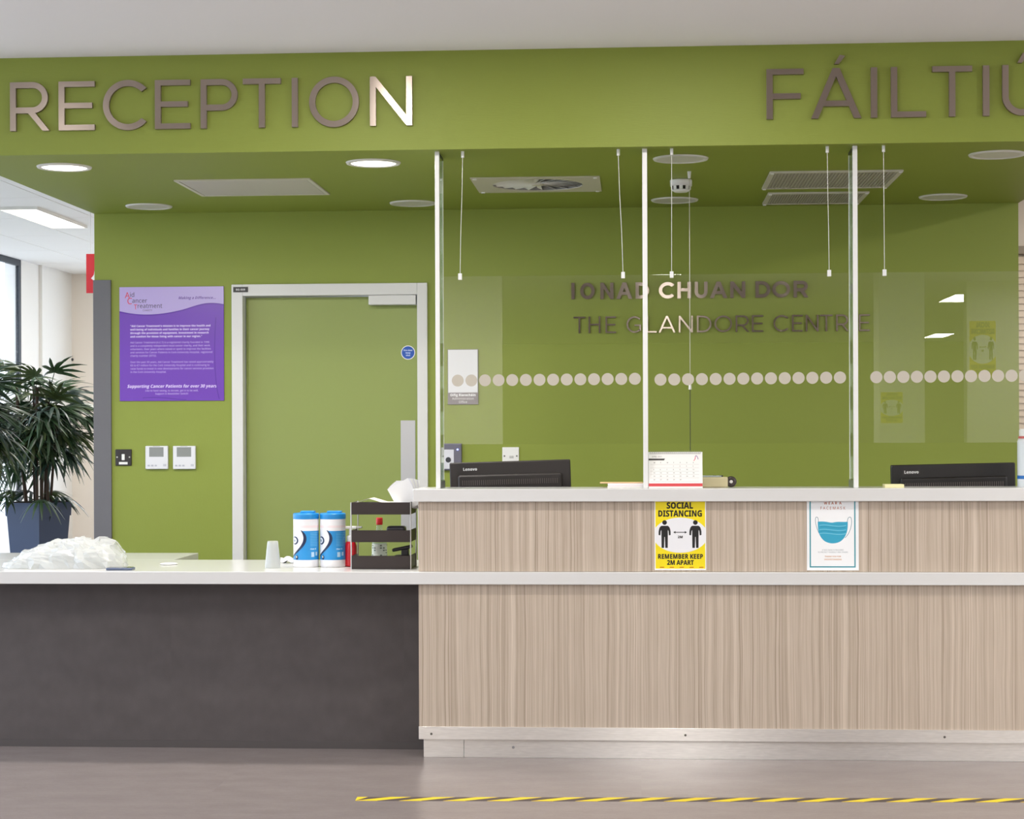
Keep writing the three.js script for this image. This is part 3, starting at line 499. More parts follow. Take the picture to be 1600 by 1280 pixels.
// wall devices
{
  const c = onZ(193.5, 715, ZW), t = thing('fused_switch', 'black fused switch plate with white rocker on the green wall', 'switch', [c.x, c.y, ZW]);
  part(t, 'plate', at(rbox(0.086, 0.086, 0.01, 0.003), 0, 0, 0.005), S(0x2b2627, 0.35));
  part(t, 'rocker', at(rbox(0.016, 0.032, 0.006, 0.002), 0, 0.002, 0.012), M.whitePlastic);
  part(t, 'fuse_holder', at(rbox(0.046, 0.013, 0.004, 0.001), 0, -0.03, 0.011), M.whitePlastic);
  for (const s of [-1, 1]) part(t, 'screw', cyl(0.004, 0.004, 0.002, 12).rotateX(Math.PI / 2), M.wire, [s * 0.033, 0.002, 0.011]);
  for (const [px, label] of [[246, 'white wall thermostat next to the black switch'], [289, 'white wall thermostat nearer the door frame']]) {
    const p = onZ(px, 715, ZW), q = thing('wall_thermostat', label, 'thermostat', [p.x, p.y, ZW], 0, 'wall thermostats');
    part(q, 'case', at(rbox(0.12, 0.122, 0.018, 0.004), 0, 0, 0.009), S(0xe4e4e8, 0.4));
    part(q, 'display', span(-0.039, 0.037, 0.004, 0.054, 0.018, 0.0186), S(0x8e918f, 0.25));
    for (let i = 0; i < 3; i++) part(q, 'button', at(rbox(0.012, 0.008, 0.002, 0.0008), -0.042 + i * 0.019, -0.042, 0.0188), S(0xb9bac4, 0.5));
    part(q, 'button', at(rbox(0.016, 0.011, 0.002, 0.0008), 0.043, -0.04, 0.0188), S(0xc4c4cc, 0.5));
    part(q, 'maker_mark', span(-0.02, 0.018, 0.0575, 0.0595, 0.018, 0.0184), S(0xa9aab2, 0.5));
  }
  const r0 = onZ(698, 694, ZW), r1 = onZ(720, 734, ZW), rd = thing('card_reader', 'grey access card reader with a blue light beside the door', 'card reader', [(r0.x + r1.x) / 2 - 0.02, (r0.y + r1.y) / 2, ZW]);
  part(rd, 'case', at(rbox(0.125, 0.14, 0.02, 0.004), 0, 0, 0.01), S(0x6c6a78, 0.45));
  part(rd, 'face', at(rbox(0.066, 0.1, 0.004, 0.002), -0.01, -0.012, 0.022), S(0xdcdce4, 0.4));
  part(rd, 'emblem', cyl(0.014, 0.014, 0.002, 20).rotateX(Math.PI / 2), S(0x3a3a40, 0.5), [-0.006, -0.015, 0.025]);
  part(rd, 'indicator', new THREE.SphereGeometry(0.005, 12, 8), S(0xbfc8ff, 0.3, { emissive: 0x7f90ff, emissiveIntensity: 2.5 }), [0.042, 0.038, 0.021]);
  const w0 = onZ(798, 712, ZW), wsw = thing('key_switch', 'white key switch plate above the left computer screen', 'switch', [w0.x, w0.y, ZW]);
  part(wsw, 'plate', at(rbox(0.087, 0.087, 0.009, 0.003), 0, 0, 0.0045), M.whitePlastic);
  part(wsw, 'key_rocker', at(rbox(0.02, 0.012, 0.006, 0.002), 0.004, -0.006, 0.011), S(0xc9c7c2, 0.5));
  for (const s of [-1, 1]) part(wsw, 'screw', cyl(0.004, 0.004, 0.002, 12).rotateX(Math.PI / 2), M.screw, [s * 0.032, -0.002, 0.0098]);
}
{ // red sign in the corridor
  const z = -5.2, a = onZ(135, 397, z), b = onZ(154, 458, z), w = 0.26, h = a.y - b.y;
  const t = thing('fire_sign', 'red hanging fire safety sign with white flame, half behind the green wall', 'sign', [a.x + w / 2, b.y, z]);
  part(t, 'sign_plate', box(w, h, 0.012), S(0xd3272f, 0.4), [0, h / 2, 0]);
  const fl = shp([[-0.055, -0.07], [0.05, -0.07], [0.07, -0.02], [0.05, 0.05], [0.02, 0.01], [0.005, 0.09], [-0.03, 0.04], [-0.042, 0.065], [-0.05, 0.01], [-0.07, -0.015], [-0.05, -0.03]]);
  part(t, 'flame_print', new THREE.ShapeGeometry(fl), S(0xf3f1ee, 0.5), [-0.026, h / 2 - 0.02, 0.0066]);
  for (const s of [-1, 1]) part(t, 'hanger', span(s * 0.1 - 0.002, s * 0.1 + 0.002, h, CEIL - b.y - 0.012, -0.002, 0.002), M.wire);
}

// ---------------------------------------------------------------- things behind and on the ledge
function monitor(x, y, z, w, h, tilt, label, mat) {
  const t = thing('desktop_monitor', label, 'monitor', [x + tilt * 0.4, TOPY, z], 0, 'computer monitors');
  const cy = y - TOPY - h / 2;
  const bk = part(t, 'case', at(rbox(w, h, 0.03, 0.006), 0, cy, 0), mat);
  const hm = part(t, 'rear_housing', at(rbox(w * 0.86, h * 0.72, 0.025, 0.01), 0, cy - 0.01, 0.024), mat);
  const slots = []; for (let i = 0; i < 46; i++) { const u = -w * 0.39 + w * 0.78 * i / 45; slots.push(span(u - 0.0016, u + 0.0016, cy + h * 0.5 - 0.1, cy + h * 0.5 - 0.078, 0.0355, 0.0375)); }
  const v = part(t, 'vent_slots', merge(slots), S(0x655c5a, 0.5)); v.userData.kind = 'stuff';
  const tw = 0.074, tp = part(t, 'maker_logo', new THREE.PlaneGeometry(tw, 0.02), S(0xffffff, 0.4, { map: canvasTex(256, 70, (g, W, H) => { g.fillStyle = '#2b2524'; g.fillRect(0, 0, W, H); g.fillStyle = '#f0f0f0'; g.font = 'bold 62px sans-serif'; g.textAlign = 'center'; g.fillText('Lenovo', 128, 54, 240); }) }), [-w / 2 + 0.078, cy + h / 2 - 0.036, 0.0156]);
  part(t, 'screen', span(-w / 2 + 0.008, w / 2 - 0.008, cy - h / 2 + 0.012, cy + h / 2 - 0.008, -0.0156, -0.015), S(0x0c0d0f, 0.2));
  part(t, 'stand', at(rbox(0.07, cy - h / 2 + 0.16, 0.03, 0.006), 0, (cy - h / 2 + 0.16) / 2, 0.045), mat);
  part(t, 'foot', at(rbox(0.24, 0.014, 0.2, 0.006), 0, 0.007, 0.02), mat);
  for (const m of t.children) if (!['stand', 'foot'].includes(m.name)) m.rotation.z = tilt;
  return t;
}
{
  const z = -0.48, a = onZ(703, 723.5, z), b = onZ(891.5, 717.5, z);
  monitor((a.x + b.x) / 2, (a.y + b.y) / 2, z, b.x - a.x, 0.325, 0.028, 'black computer monitor seen from behind, next to the white key switch', S(0x2c2625, 0.45));
  const c = onZ(1391.5, 727, z), d = onZ(1585.5, 722.5, z);
  monitor((c.x + d.x) / 2, (c.y + d.y) / 2, z, d.x - c.x, 0.325, 0.02, 'black computer monitor seen from behind, next to the yellow note pad', S(0x1d1a1a, 0.45));
}
{ // desk calendar, an easel
  const z = -0.05, a = onZ(1013.5, 763, z), b = onZ(1098, 763, z), top = onZ(1056, 706.5, -0.09);
  const w = b.x - a.x, h = top.y - LEDGE, t = thing('desk_calendar', 'white spiral desk calendar with a red bottom band on the ledge', 'calendar', [(a.x + b.x) / 2, LEDGE, z]);
  const tilt = Math.atan2(0.05, h), len = Math.hypot(0.05, h);
  const tex = canvasTex(640, 450, (g, W, H) => {
    g.fillStyle = '#e9e8e5'; g.fillRect(0, 0, W, H); g.fillStyle = '#cf3f44'; g.fillRect(0, 392, W, 38); g.fillStyle = '#26221f'; g.beginPath(); g.moveTo(0, 82); g.lineTo(196, 82); g.lineTo(184, 104); g.lineTo(0, 104); g.fill();
    g.fillStyle = '#77736f'; g.font = '24px sans-serif'; g.fillText('APRIL 2021', 40, 66); g.font = 'bold 20px sans-serif'; 'MTWTFSS'.split('').forEach((c, i) => g.fillText(c, 60 + i * 78, 140));
    g.strokeStyle = '#bdbab6'; g.lineWidth = 3; for (let i = 0; i < 6; i++) { g.beginPath(); g.moveTo(20, 156 + i * 42); g.lineTo(600, 156 + i * 42); g.stroke(); }
    g.fillStyle = '#8d8985'; g.font = 'bold 19px sans-serif'; for (let r = 0; r < 5; r++) for (let i = 0; i < 7; i++) { const d = r * 7 + i - 2; if (d > 0 && d < 31) g.fillText(String(d), 56 + i * 78, 184 + r * 42); }
    g.strokeStyle = '#7a3a86'; g.lineWidth = 7; g.beginPath(); g.moveTo(556, 92); g.quadraticCurveTo(556, 40, 572, 48); g.quadraticCurveTo(590, 70, 590, 92); g.stroke(); g.strokeStyle = '#d8485a'; g.beginPath(); g.moveTo(538, 112); g.quadraticCurveTo(556, 92, 560, 60); g.stroke();
    g.fillStyle = '#8b8783'; for (let i = 0; i < 34; i++) g.fillRect(14 + i * 18, 14, 9, 12);
  });
  const page = part(t, 'front_page', box(w, len, 0.002), S(0xf2f0ec, 0.6)); page.rotation.x = -tilt; page.position.set(0, h / 2, -0.025 + 0.003);
  const pr = new THREE.Mesh(new THREE.PlaneGeometry(w - 0.001, len - 0.001), S(0xffffff, 0.5, { map: tex })); pr.name = 'page_print'; pr.position.z = 0.0015; page.add(pr);
  const bk = part(t, 'back_board', box(w * 1.01, len, 0.002), S(0xe9e6e0, 0.6)); bk.rotation.x = tilt; bk.position.set(0, h / 2, -0.075 + 0.003);
  part(t, 'base_board', box(w, 0.002, 0.1), S(0xe9e6e0, 0.6), [0, 0.0015, -0.047]);
  const ring = new THREE.TorusGeometry(0.005, 0.0008, 6, 14); for (let i = 0; i < 26; i++) part(t, 'spiral_ring', ring, M.greyPlastic, [-w / 2 + 0.008 + (w - 0.016) * i / 25, h, -0.047]).rotation.y = Math.PI / 2;
}
{ // tape dispenser
  const z = -0.18, a = onZ(1099, 762, z), b = onZ(1137, 762, z), c = onZ(1149, 762, z), w = b.x - a.x + 0.03, h = 0.043;
  const t = thing('tape_dispenser', 'beige tape dispenser with a dark roll beside the calendar', 'tape dispenser', [(a.x + b.x) / 2 - 0.015, LEDGE, z]);
  part(t, 'body', at(rbox(w, h, 0.05, 0.005), 0, h / 2, 0), S(0xcabf98, 0.5));
  part(t, 'top_plate', at(rbox(w * 0.75, 0.006, 0.045, 0.002), -0.01, h + 0.003, 0), S(0xaab4b4, 0.4));
  for (const u of [0.01, 0.038]) part(t, 'clip', at(rbox(0.016, 0.006, 0.03, 0.002), u, h + 0.004, 0.006), S(0x2a2725, 0.4));
  part(t, 'tape_roll', new THREE.TorusGeometry(0.014, 0.009, 12, 32), S(0x3a302d, 0.35), [w / 2 + 0.014, 0.0235, 0]);
  part(t, 'roll_hub', cyl(0.007, 0.007, 0.02, 20).rotateX(Math.PI / 2), S(0xd9d6d0, 0.4), [w / 2 + 0.014, 0.0235, 0]);
}
{ // paper stack, note pad
  const z = -0.2, a = onZ(948, 762, z), b = onZ(1006, 762, z), w = b.x - a.x, t = thing('paper_stack', 'low stack of white and pink papers beside the middle post', 'papers', [(a.x + b.x) / 2, LEDGE, z]);
  const cols = [0xf1eeec, 0xefe6ea, 0xf4f3f1, 0xe9b7ad, 0xe2c48e];
  cols.forEach((c, i) => { const s = part(t, 'sheet', box(w - i * 0.002 + (i > 2 ? 0.03 : 0), i > 2 ? 0.0015 : 0.006, 0.14), S(c, 0.7), [i > 2 ? -0.016 : 0.004, [0.003, 0.009, 0.015, 0.0188, 0.0203][i], -i * 0.003]); s.rotation.y = [0.0, 0.015, -0.01, 0.02, 0.03][i]; });
  const p = onZ(1397, 763, -0.06); solo('note_pad', at(rbox(0.078, 0.014, 0.078, 0.001), 0, 0.007, 0), S(0xeee6b4, 0.6), 'pale yellow note pad on the ledge by the right monitor', 'note pad', null, [p.x + 0.002, LEDGE, -0.1]);
}
{ // wipes bottle at the right edge
  const z = -0.2, p = onZ(1610, 762, z), t = thing('wipes_bottle', 'white cleaner tub with blue band and red neck at the ledge end', 'bottle', [p.x, LEDGE, z]);
  const R = 0.052;
  part(t, 'body', lathe([[0, 0], [R, 0.0], [R, 0.185], [R * 0.92, 0.198], [0, 0.2]], 40), S(0xe8edf2, 0.35));
  part(t, 'blue_band', lathe([[R + 0.0004, 0.032], [R + 0.0004, 0.046]], 40), S(0x1f6fc0, 0.4));
  part(t, 'red_ring', lathe([[R * 0.9, 0.196], [R * 0.92, 0.198], [R * 0.92, 0.206], [R * 0.88, 0.208]], 40), S(0xc93a35, 0.4));
  part(t, 'cap', lathe([[R * 0.86, 0.205], [R * 0.86, 0.232], [R * 0.8, 0.238], [0, 0.238]], 40), M.whitePlastic);
}
{ // louvred shutter on the far wall at the right
  const a = onZ(1586, 386, -4.5), t = thing('louvre_blind', 'cream horizontal slat blind past the right end of the green wall', 'blind', [a.x + 0.6, 0.6, -4.5]);
  const H = a.y - 0.6;
  part(t, 'head_rail', rspan(-0.62, 0.62, H - 0.05, H, 0, 0.06, 0.003), S(0x8f8576, 0.6));
  const g = box(1.2, 0.003, 0.05); const n = Math.floor((H - 0.06) / 0.042); for (let i = 0; i < n; i++) part(t, 'slat', g, S(0xcdbfab, 0.6), [0, 0.02 + i * 0.042, 0.03]).rotation.x = 1.32;
}

// ---------------------------------------------------------------- things on the left worktop
const D = (px, py) => onY(px, py, TOPY);
function tubTex(shift) {
  return canvasTex(1024, 512, (g, w, h) => {
    g.fillStyle = '#f1eff0'; g.fillRect(0, 0, w, h);
    g.fillStyle = '#f3e3e4'; g.fillRect(0, 70, w, 26);
    g.fillStyle = '#2b93d6'; g.fillRect(0, 128, w, 312);
    const X = 512 + shift;
    g.fillStyle = '#1d2c50'; g.beginPath(); g.moveTo(X - 92, 122); g.bezierCurveTo(X + 10, 180, X + 20, 290, X - 270, 420); g.lineTo(X - 330, 420); g.lineTo(X - 330, 122); g.fill();
    g.fillStyle = '#f1eff0'; g.beginPath(); g.moveTo(X - 110, 118); g.bezierCurveTo(X - 36, 190, X - 40, 290, X - 270, 400); g.lineTo(X - 330, 400); g.lineTo(X - 330, 118); g.fill();
    g.fillStyle = '#1d2c50'; g.beginPath(); g.ellipse(X - 200, 232, 62, 44, 0, 0, 7); g.fill(); g.fillStyle = '#f1eff0'; g.beginPath(); g.ellipse(X - 216, 232, 52, 32, 0, 0, 7); g.fill(); g.fillStyle = '#98a4b2'; g.beginPath(); g.ellipse(X - 214, 234, 26, 14, 0, 0, 7); g.fill();
    g.fillStyle = '#1d2c50'; g.beginPath(); g.arc(X - 165, 414, 24, 0, 7); g.fill(); g.fillStyle = '#d7d2c4'; g.beginPath(); g.arc(X - 172, 408, 13, 0, 7); g.fill();
    g.fillStyle = '#6fb8e8'; for (let i = 0; i < 9; i++) g.fillRect(X + 22, 148 + i * 17, 150 - (i % 3) * 18, 6);
    g.fillStyle = '#e6f2fb'; g.font = 'bold 22px sans-serif'; g.fillText('Clean 70', X + 22, 330); g.fillStyle = '#bcd9ef'; g.fillRect(X + 36, 356, 44, 52); g.fillRect(X + 100, 356, 36, 40);
  });
}
{
  const defs = [[475, 886, 0.0545, 'blue and white wipes tub next to the plastic cups', 60], [517, 886, 0.0545, 'blue and white wipes tub next to the red pump bottle', 48]];
  for (const [px, py, R, label, sh] of defs) {
    const p = D(px, py + 1), t = thing('wipes_tub', label, 'tub', [p.x, TOPY, p.z - R], 0, 'tubs of wipes');
    const body = lathe([[R, 0.003], [R, 0.206]], 56);
    const tex = tubTex(sh); tex.wrapS = THREE.RepeatWrapping;
    const b = part(t, 'body', body, S(0xffffff, 0.35, { map: tex })); b.rotation.y = Math.PI;
    part(t, 'base', cyl(R * 0.97, R * 0.97, 0.004, 40), M.whitePlastic, [0, 0.002, 0]);
    part(t, 'lid', lathe([[R * 0.99, 0.204], [R * 1.02, 0.206], [R * 1.02, 0.224], [R * 0.98, 0.229], [R * 0.6, 0.231], [0, 0.231]], 48), S(0x2089cf, 0.35));
    part(t, 'flip_cap', at(rbox(0.06, 0.009, 0.045, 0.003), 0.008, 0.2345, 0.0), S(0x2d97dc, 0.35));
  }
}
{ // stack of plastic cups, upside down
  const p = D(424, 888.5), c = PH(0xf4f5f4, 0.35, { transmission: 0.75, thickness: 0, ior: 1.45, side: THREE.DoubleSide }), R = 0.032;
  const t = thing('plastic_cups', 'upturned stack of frosted plastic cups on the worktop', 'cups', [p.x, TOPY, p.z - R]);
  for (let i = 0; i < 4; i++) { const k = 1 - 0.0 * i; part(t, 'cup', lathe([[R + 0.0015, 0.0], [R, 0.003], [R * 0.7, 0.095], [R * 0.66, 0.098], [0, 0.0965]], 40), c, [0, i * 0.0055, 0]); }
}
{ // red pump bottle
  const p = D(546.5, 886.8), t = thing('pump_bottle', 'red bottle with a white pump beside the black trays', 'bottle', [p.x - 0.005, TOPY, p.z - 0.06]);
  const R = 0.0265;
  part(t, 'body', lathe([[0, 0], [R, 0.001], [R + 0.001, 0.006], [R, 0.088], [R * 0.7, 0.106], [R * 0.5, 0.109], [0, 0.109]], 36), PH(0xd0202b, 0.25));
  part(t, 'collar', lathe([[0.016, 0.106], [0.017, 0.128], [0.01, 0.134], [0, 0.134]], 28), M.whitePlastic);
  part(t, 'pump_stem', cyl(0.0075, 0.0075, 0.03, 20), M.whitePlastic, [0, 0.147, 0]);
  part(t, 'pump_head', at(rbox(0.05, 0.012, 0.02, 0.004), 0.003, 0.167, 0), M.whitePlastic);
  part(t, 'nozzle', at(rbox(0.03, 0.008, 0.011, 0.003), 0.035, 0.168, 0), M.whitePlastic);
}
// three-tier letter tray
const tray = (() => {
  const a = D(549.5, 889.5), b = D(641, 889.5), w = b.x - a.x, d = 0.2, t = thing('letter_trays', 'dark brown three-tier letter tray with thin metal rods', 'letter tray', [(a.x + b.x) / 2, TOPY, a.z - d / 2]);
  const m = S(0x2e2422, 0.45), hs = [[0, 0.056], [0.112, 0.163], [0.228, 0.28]];
  for (const [y0, y1] of hs) {
    const tr = part(t, 'tray', span(-w / 2, w / 2, y0 + 0.001, y0 + 0.004, -d / 2, d / 2), m);
    part(tr, 'front_wall', rspan(-w / 2, w / 2, y0 + 0.004, y1, d / 2 - 0.004, d / 2, 0.001), m);
    part(tr, 'side_wall', rspan(-w / 2, -w / 2 + 0.004, y0 + 0.004, y1, -d / 2 + 0.06, d / 2 - 0.004, 0.001), m);
    part(tr, 'side_wall', rspan(w / 2 - 0.004, w / 2, y0 + 0.004, y1, -d / 2, d / 2 - 0.004, 0.001), m);
  }
  const rg = cyl(0.0028, 0.0028, 0.28, 12);
  for (const [sx, sz] of [[-1, 1], [1, 1], [-1, -1], [1, -1]]) part(t, 'rod', rg, S(0xc9c7c4, 0.35, { metalness: 0.5 }), [sx * (w / 2 + 0.0022), 0.14, sz * (d / 2 - 0.004)]);
  return { x: (a.x + b.x) / 2, z: a.z - d / 2, w, d };
})();
function sheetGeo(w, d, fn, nx = 12, nz = 8, th = 0.001) {
  const g = new THREE.BoxGeometry(w, th, d, nx, 1, nz), p = g.attributes.position;
  for (let i = 0; i < p.count; i++) p.setY(i, p.getY(i) + fn(p.getX(i) / w, p.getZ(i) / d)); g.computeVertexNormals(); return g;
}
{
  const y = TOPY + 0.232;
  solo('bent_paper', sheetGeo(0.19, 0.15, (u, v) => 0.045 + 0.018 * Math.max(0, 1 - Math.abs(u + 0.18) * 3.2), 24, 4), S(0xefe9dc, 0.7), 'creased cream paper lying in the top letter tray', 'paper', null, [tray.x - 0.02, y, tray.z - 0.01]);
  solo('flat_papers', rbox(0.15, 0.044, 0.15, 0.002), S(0xe9e5dc, 0.7), 'pile of flat white paper in the top letter tray', 'papers', null, [tray.x - 0.035, y + 0.022, tray.z - 0.01]);
  const e = onZ(634, 781, tray.z), env = thing('envelope_bundle', 'fanned bundle of white envelopes standing behind the top tray', 'envelopes', [e.x - 0.012, y, tray.z + 0.03]);
  for (let i = 0; i < 9; i++) { const g = sheetGeo(0.1, 0.12, (u, v) => 0.012 * u * u, 8, 2); g.rotateX(Math.PI / 2).rotateZ(0.12); const s = part(env, 'envelope', g, S([0xf3f2f2, 0xe6e4ee, 0xf6f5f2][i % 3], 0.7), [0.01 + i * 0.0012, 0.072 + i * 0.0006, -0.002 - i * 0.006]); s.rotation.z = 0.38 - i * 0.06; }
  // stapler and punch inside the trays
  const s1 = onZ(620, 820, tray.z), st = thing('black_case', 'black glasses case lying in the middle letter tray', 'case', [s1.x, TOPY + 0.1165, tray.z + 0.01]);
  part(st, 'lower_shell', at(rbox(0.082, 0.03, 0.06, 0.008), 0, 0.015, 0), S(0x26242a, 0.3)); part(st, 'lid', at(rbox(0.08, 0.03, 0.058, 0.012), 0, 0.046, 0), S(0x34323a, 0.3));
  const s2 = onZ(630, 855, tray.z), pn = thing('hole_punch', 'black hole punch standing in the bottom letter tray', 'hole punch', [s2.x, TOPY + 0.0045, tray.z + 0.01]);
  part(pn, 'base', at(rbox(0.07, 0.05, 0.07, 0.008), 0, 0.025, 0), S(0x1d1c20, 0.35));
  const ar = part(pn, 'lever', at(rbox(0.085, 0.014, 0.05, 0.006), 0, 0, 0), S(0x2a292e, 0.3), [-0.002, 0.078, 0]); ar.rotation.z = 0.2; part(pn, 'hinge_block', at(rbox(0.03, 0.03, 0.045, 0.004), 0.01, 0.06, 0), S(0x222126, 0.35));
}
{ // clear spray bottle behind the trays
  const z = tray.z - 0.2, p = onZ(593, 870, z), cl = PH(0xf2f8f4, 0.05, { transmission: 0.9, thickness: 0, ior: 1.4 });
  const t = thing('clear_bottle', 'clear bottle with a red cap standing behind the letter trays', 'bottle', [p.x, TOPY, z]);
  part(t, 'body', lathe([[0, 0.001], [0.032, 0.002], [0.034, 0.01], [0.031, 0.11], [0.014, 0.15], [0.011, 0.175], [0, 0.176]], 36), cl);
  const lab = canvasTex(256, 128, (g, w, h) => { g.fillStyle = '#dfe7dc'; g.fillRect(0, 0, w, h); g.fillStyle = '#5b6a5e'; for (let y = 0; y < 7; y++) for (let x = 0; x < 14; x++) if ((x * 7 + y * 5) % 4 < 2) g.fillRect(8 + x * 17, 8 + y * 17, 11, 8); });
  part(t, 'label_band', lathe([[0.0347, 0.012], [0.0325, 0.09]], 36), S(0xffffff, 0.5, { map: lab }));
  part(t, 'cap', lathe([[0.0135, 0.172], [0.0145, 0.178], [0.0145, 0.2], [0.012, 0.203], [0, 0.203]], 28), S(0xd02a2a, 0.35));
}
{ // plastic bag
  const a = D(4, 889), b = D(192, 889), t0 = onZ(110, 843, -0.33), w = b.x - a.x, h = t0.y - TOPY;
  const mat = PH(0xf4f5f4, 0.14, { transmission: 0.62, thickness: 0, ior: 1.5, side: THREE.DoubleSide });
  const cx = (a.x + b.x) / 2;
  const crease = (x, y, z, o) => { let s = 0, am = 1, f = 1.5; for (let k = 0; k < 3; k++) { s += am * (0.5 - Math.abs(noise.noise(x * f + k * 7.3 + o, y * f + 2.2, z * f - k * 3.1)) * 2); am *= 0.6; f *= 1.9; } return s; };
  // outline heights along the bag, read from the photograph: a long slope, a crest and a second round lobe
  const prof = [[-1, 0.06], [-0.82, 0.3], [-0.6, 0.62], [-0.4, 0.78], [-0.2, 0.88], [0.05, 0.98], [0.32, 1.0], [0.42, 0.86], [0.6, 1.0], [0.78, 0.92], [0.93, 0.6], [1, 0.15]];
  const hgt = (x) => { for (let i = 1; i < prof.length; i++) if (x <= prof[i][0]) { const f = (x - prof[i - 1][0]) / (prof[i][0] - prof[i - 1][0]); return prof[i - 1][1] + (prof[i][1] - prof[i - 1][1]) * f; } return 0.1; };
  const film = (sx, sy, sz, amp, o, nu, nv) => {
    const g = new THREE.SphereGeometry(1, nu, nv), p = g.attributes.position;
    for (let i = 0; i < p.count; i++) {
      const x = p.getX(i), y = p.getY(i), z = p.getZ(i), seam = Math.abs(x) > 0.999 ? 0 : 1, r = Math.hypot(y, z) || 1e-6, c = crease(x * 2, y, z, o) * amp * seam;
      const H = hgt(x) * h * sy, cy = Math.max(0, y / r), cz = z / r, edge = Math.sqrt(Math.max(0, 1 - Math.pow(Math.abs(x), 6)));
      p.setXYZ(i, x * w * 0.5 * sx + 0.02 * crease(x * 3, z, y, o + 4) * seam, y > 0 ? Math.max(0.001, Math.pow(cy, 0.7) * H * (1 + c)) : 0.001 + 0.001 * (1 + y), cz * 0.155 * sz * edge * (1 + c * 0.8));
    }
    const q = g.toNonIndexed(); q.computeVertexNormals(); return q;
  };
  const bag = thing('plastic_bag', 'crumpled clear plastic bag lying on the left end of the worktop', 'bag', [cx - 0.035, TOPY, -0.3]);
  part(bag, 'bag_film', film(1, 1, 1, 0.22, 0, 52, 30), mat);
  part(bag, 'inner_folds', film(0.92, 0.8, 0.8, 0.3, 11, 44, 24), mat);
  part(bag, 'inner_folds', film(0.84, 0.55, 0.6, 0.35, 23, 48, 26), mat);
}
{ // phone and cable port
  const a = D(165, 891.5), b = D(206, 891.5), t = thing('mobile_phone', 'slim smartphone lying face up in front of the plastic bag', 'phone', [(a.x + b.x) / 2, TOPY, a.z - 0.03], 0.04);
  part(t, 'case', at(rbox(b.x - a.x, 0.011, 0.06, 0.004), 0, 0.0055, 0), S(0x55607a, 0.3)); part(t, 'screen', at(box(b.x - a.x - 0.01, 0.0008, 0.054), 0, 0.0113, 0), S(0x27303f, 0.08));
  const c = D(264, 882.5); const cp = thing('cable_port', 'round white cable port cover set in the worktop', 'cable port', [c.x, TOPY, c.z]);
  part(cp, 'rim', lathe([[0.028, 0.0005], [0.036, 0.001], [0.039, 0.005], [0.034, 0.007], [0.029, 0.004]], 40), M.whitePlastic); part(cp, 'insert', cyl(0.029, 0.029, 0.003, 40), S(0xe3e1da, 0.5), [0, 0.002, 0]);
  const e = D(447, 881); solo('folded_tissue', sheetGeo(0.06, 0.05, (u, v) => 0.012 + 0.01 * Math.cos(u * 9) * 0.5 + 0.004 * v, 14, 6, 0.02), S(0xf0eef0, 0.8), 'small folded white tissue between the cups and wipes tubs', 'tissue', null, [e.x, TOPY + 0.003, e.z - 0.05]);
}

// ---------------------------------------------------------------- hazard tape on the floor
{
  const a = onY(555, 1251.5, 0), b = onY(1600, 1254, 0), w = 0.07, x0 = a.x, x1 = 2.6, dz = (b.z - a.z) / (b.x - a.x);
  const t = thing('floor_tape', 'black and yellow hazard tape stuck across the floor before the counter', 'tape', [x0, 0, a.z], -Math.atan(dz));
  const pitch = 0.16, sh = 0.12, Y = S(0xf0cf20, 0.5), K = S(0x4c403c, 0.55);
  for (let i = -1; x0 + i * pitch < x1; i++) for (let k = 0; k < 2; k++) {
    const u = i * pitch + k * pitch / 2, pts = [[u, 0], [u + pitch / 2, 0], [u + pitch / 2 + sh, w], [u + sh, w]].map(([x, z]) => [Math.max(0, x), z]);
    if (pts[1][0] <= 0 && pts[2][0] <= 0) continue;
    part(t, k ? 'black_stripe' : 'yellow_stripe', new THREE.ExtrudeGeometry(shp(pts), { depth: 0.0006, bevelEnabled: false }).rotateX(-Math.PI / 2), k ? K : Y, [0, 0.0002, 0]);
  }
}

// ---------------------------------------------------------------- potted palms in the corridor
function leafletGeo(len, wid, droop, yaw, out) {
  // a narrow folded blade from the origin, fanning by yaw about the frond axis (+z), drooping
  const n = 6;
  for (let s = 0; s < n; s++) for (const e of [-1, 1]) {
    const row = (k, o) => { const f = k / n, ww = wid * (f < 0.15 ? 0.35 + f * 4 : f < 0.7 ? 1 : Math.max(0.08, (1 - f) / 0.3)) * 0.5 * o; const r = len * f, y = -droop * f * f * len + (o ? -0.25 * Math.abs(ww) : 0); return [Math.sin(yaw) * r + Math.cos(yaw) * ww * 1, y, Math.cos(yaw) * r - Math.sin(yaw) * ww]; };
    const A = row(s, 0), B = row(s, e), C = row(s + 1, e), Dd = row(s + 1, 0);
    if (e > 0) out.push(...A, ...B, ...C, ...A, ...C, ...Dd); else out.push(...A, ...C, ...B, ...A, ...Dd, ...C);
  }
}
function frondGeo(v) {
  const out = [], n = 8 + v % 2;
  for (let i = 0; i < n; i++) { const u = i / (n - 1) * 2 - 1; leafletGeo((0.30 - 0.07 * u * u) * rr(0.9, 1.08), 0.034, rr(0.55, 1.2), u * 1.5, out); }
  // petiole
  const g = new THREE.BufferGeometry(); g.setAttribute('position', new THREE.Float32BufferAttribute(out, 3)); g.computeVertexNormals();
  g.setAttribute('uv', new THREE.Float32BufferAttribute(new Float32Array(out.length / 3 * 2), 2));
  g.translate(0, 0, 0.26);
  const st = new THREE.CylinderGeometry(0.004, 0.006, 0.27, 6).rotateX(Math.PI / 2).translate(0, 0, 0.13);
  return merge([g, st]);
}
const fronds = [0, 1, 2, 3, 4].map(frondGeo);
const leafM = [0x2f4a2c, 0x3a5232, 0x2a4036, 0x4b5a33].map((c) => PH(c, 0.38, { side: THREE.DoubleSide, transmission: 0.12, thickness: 0 }));
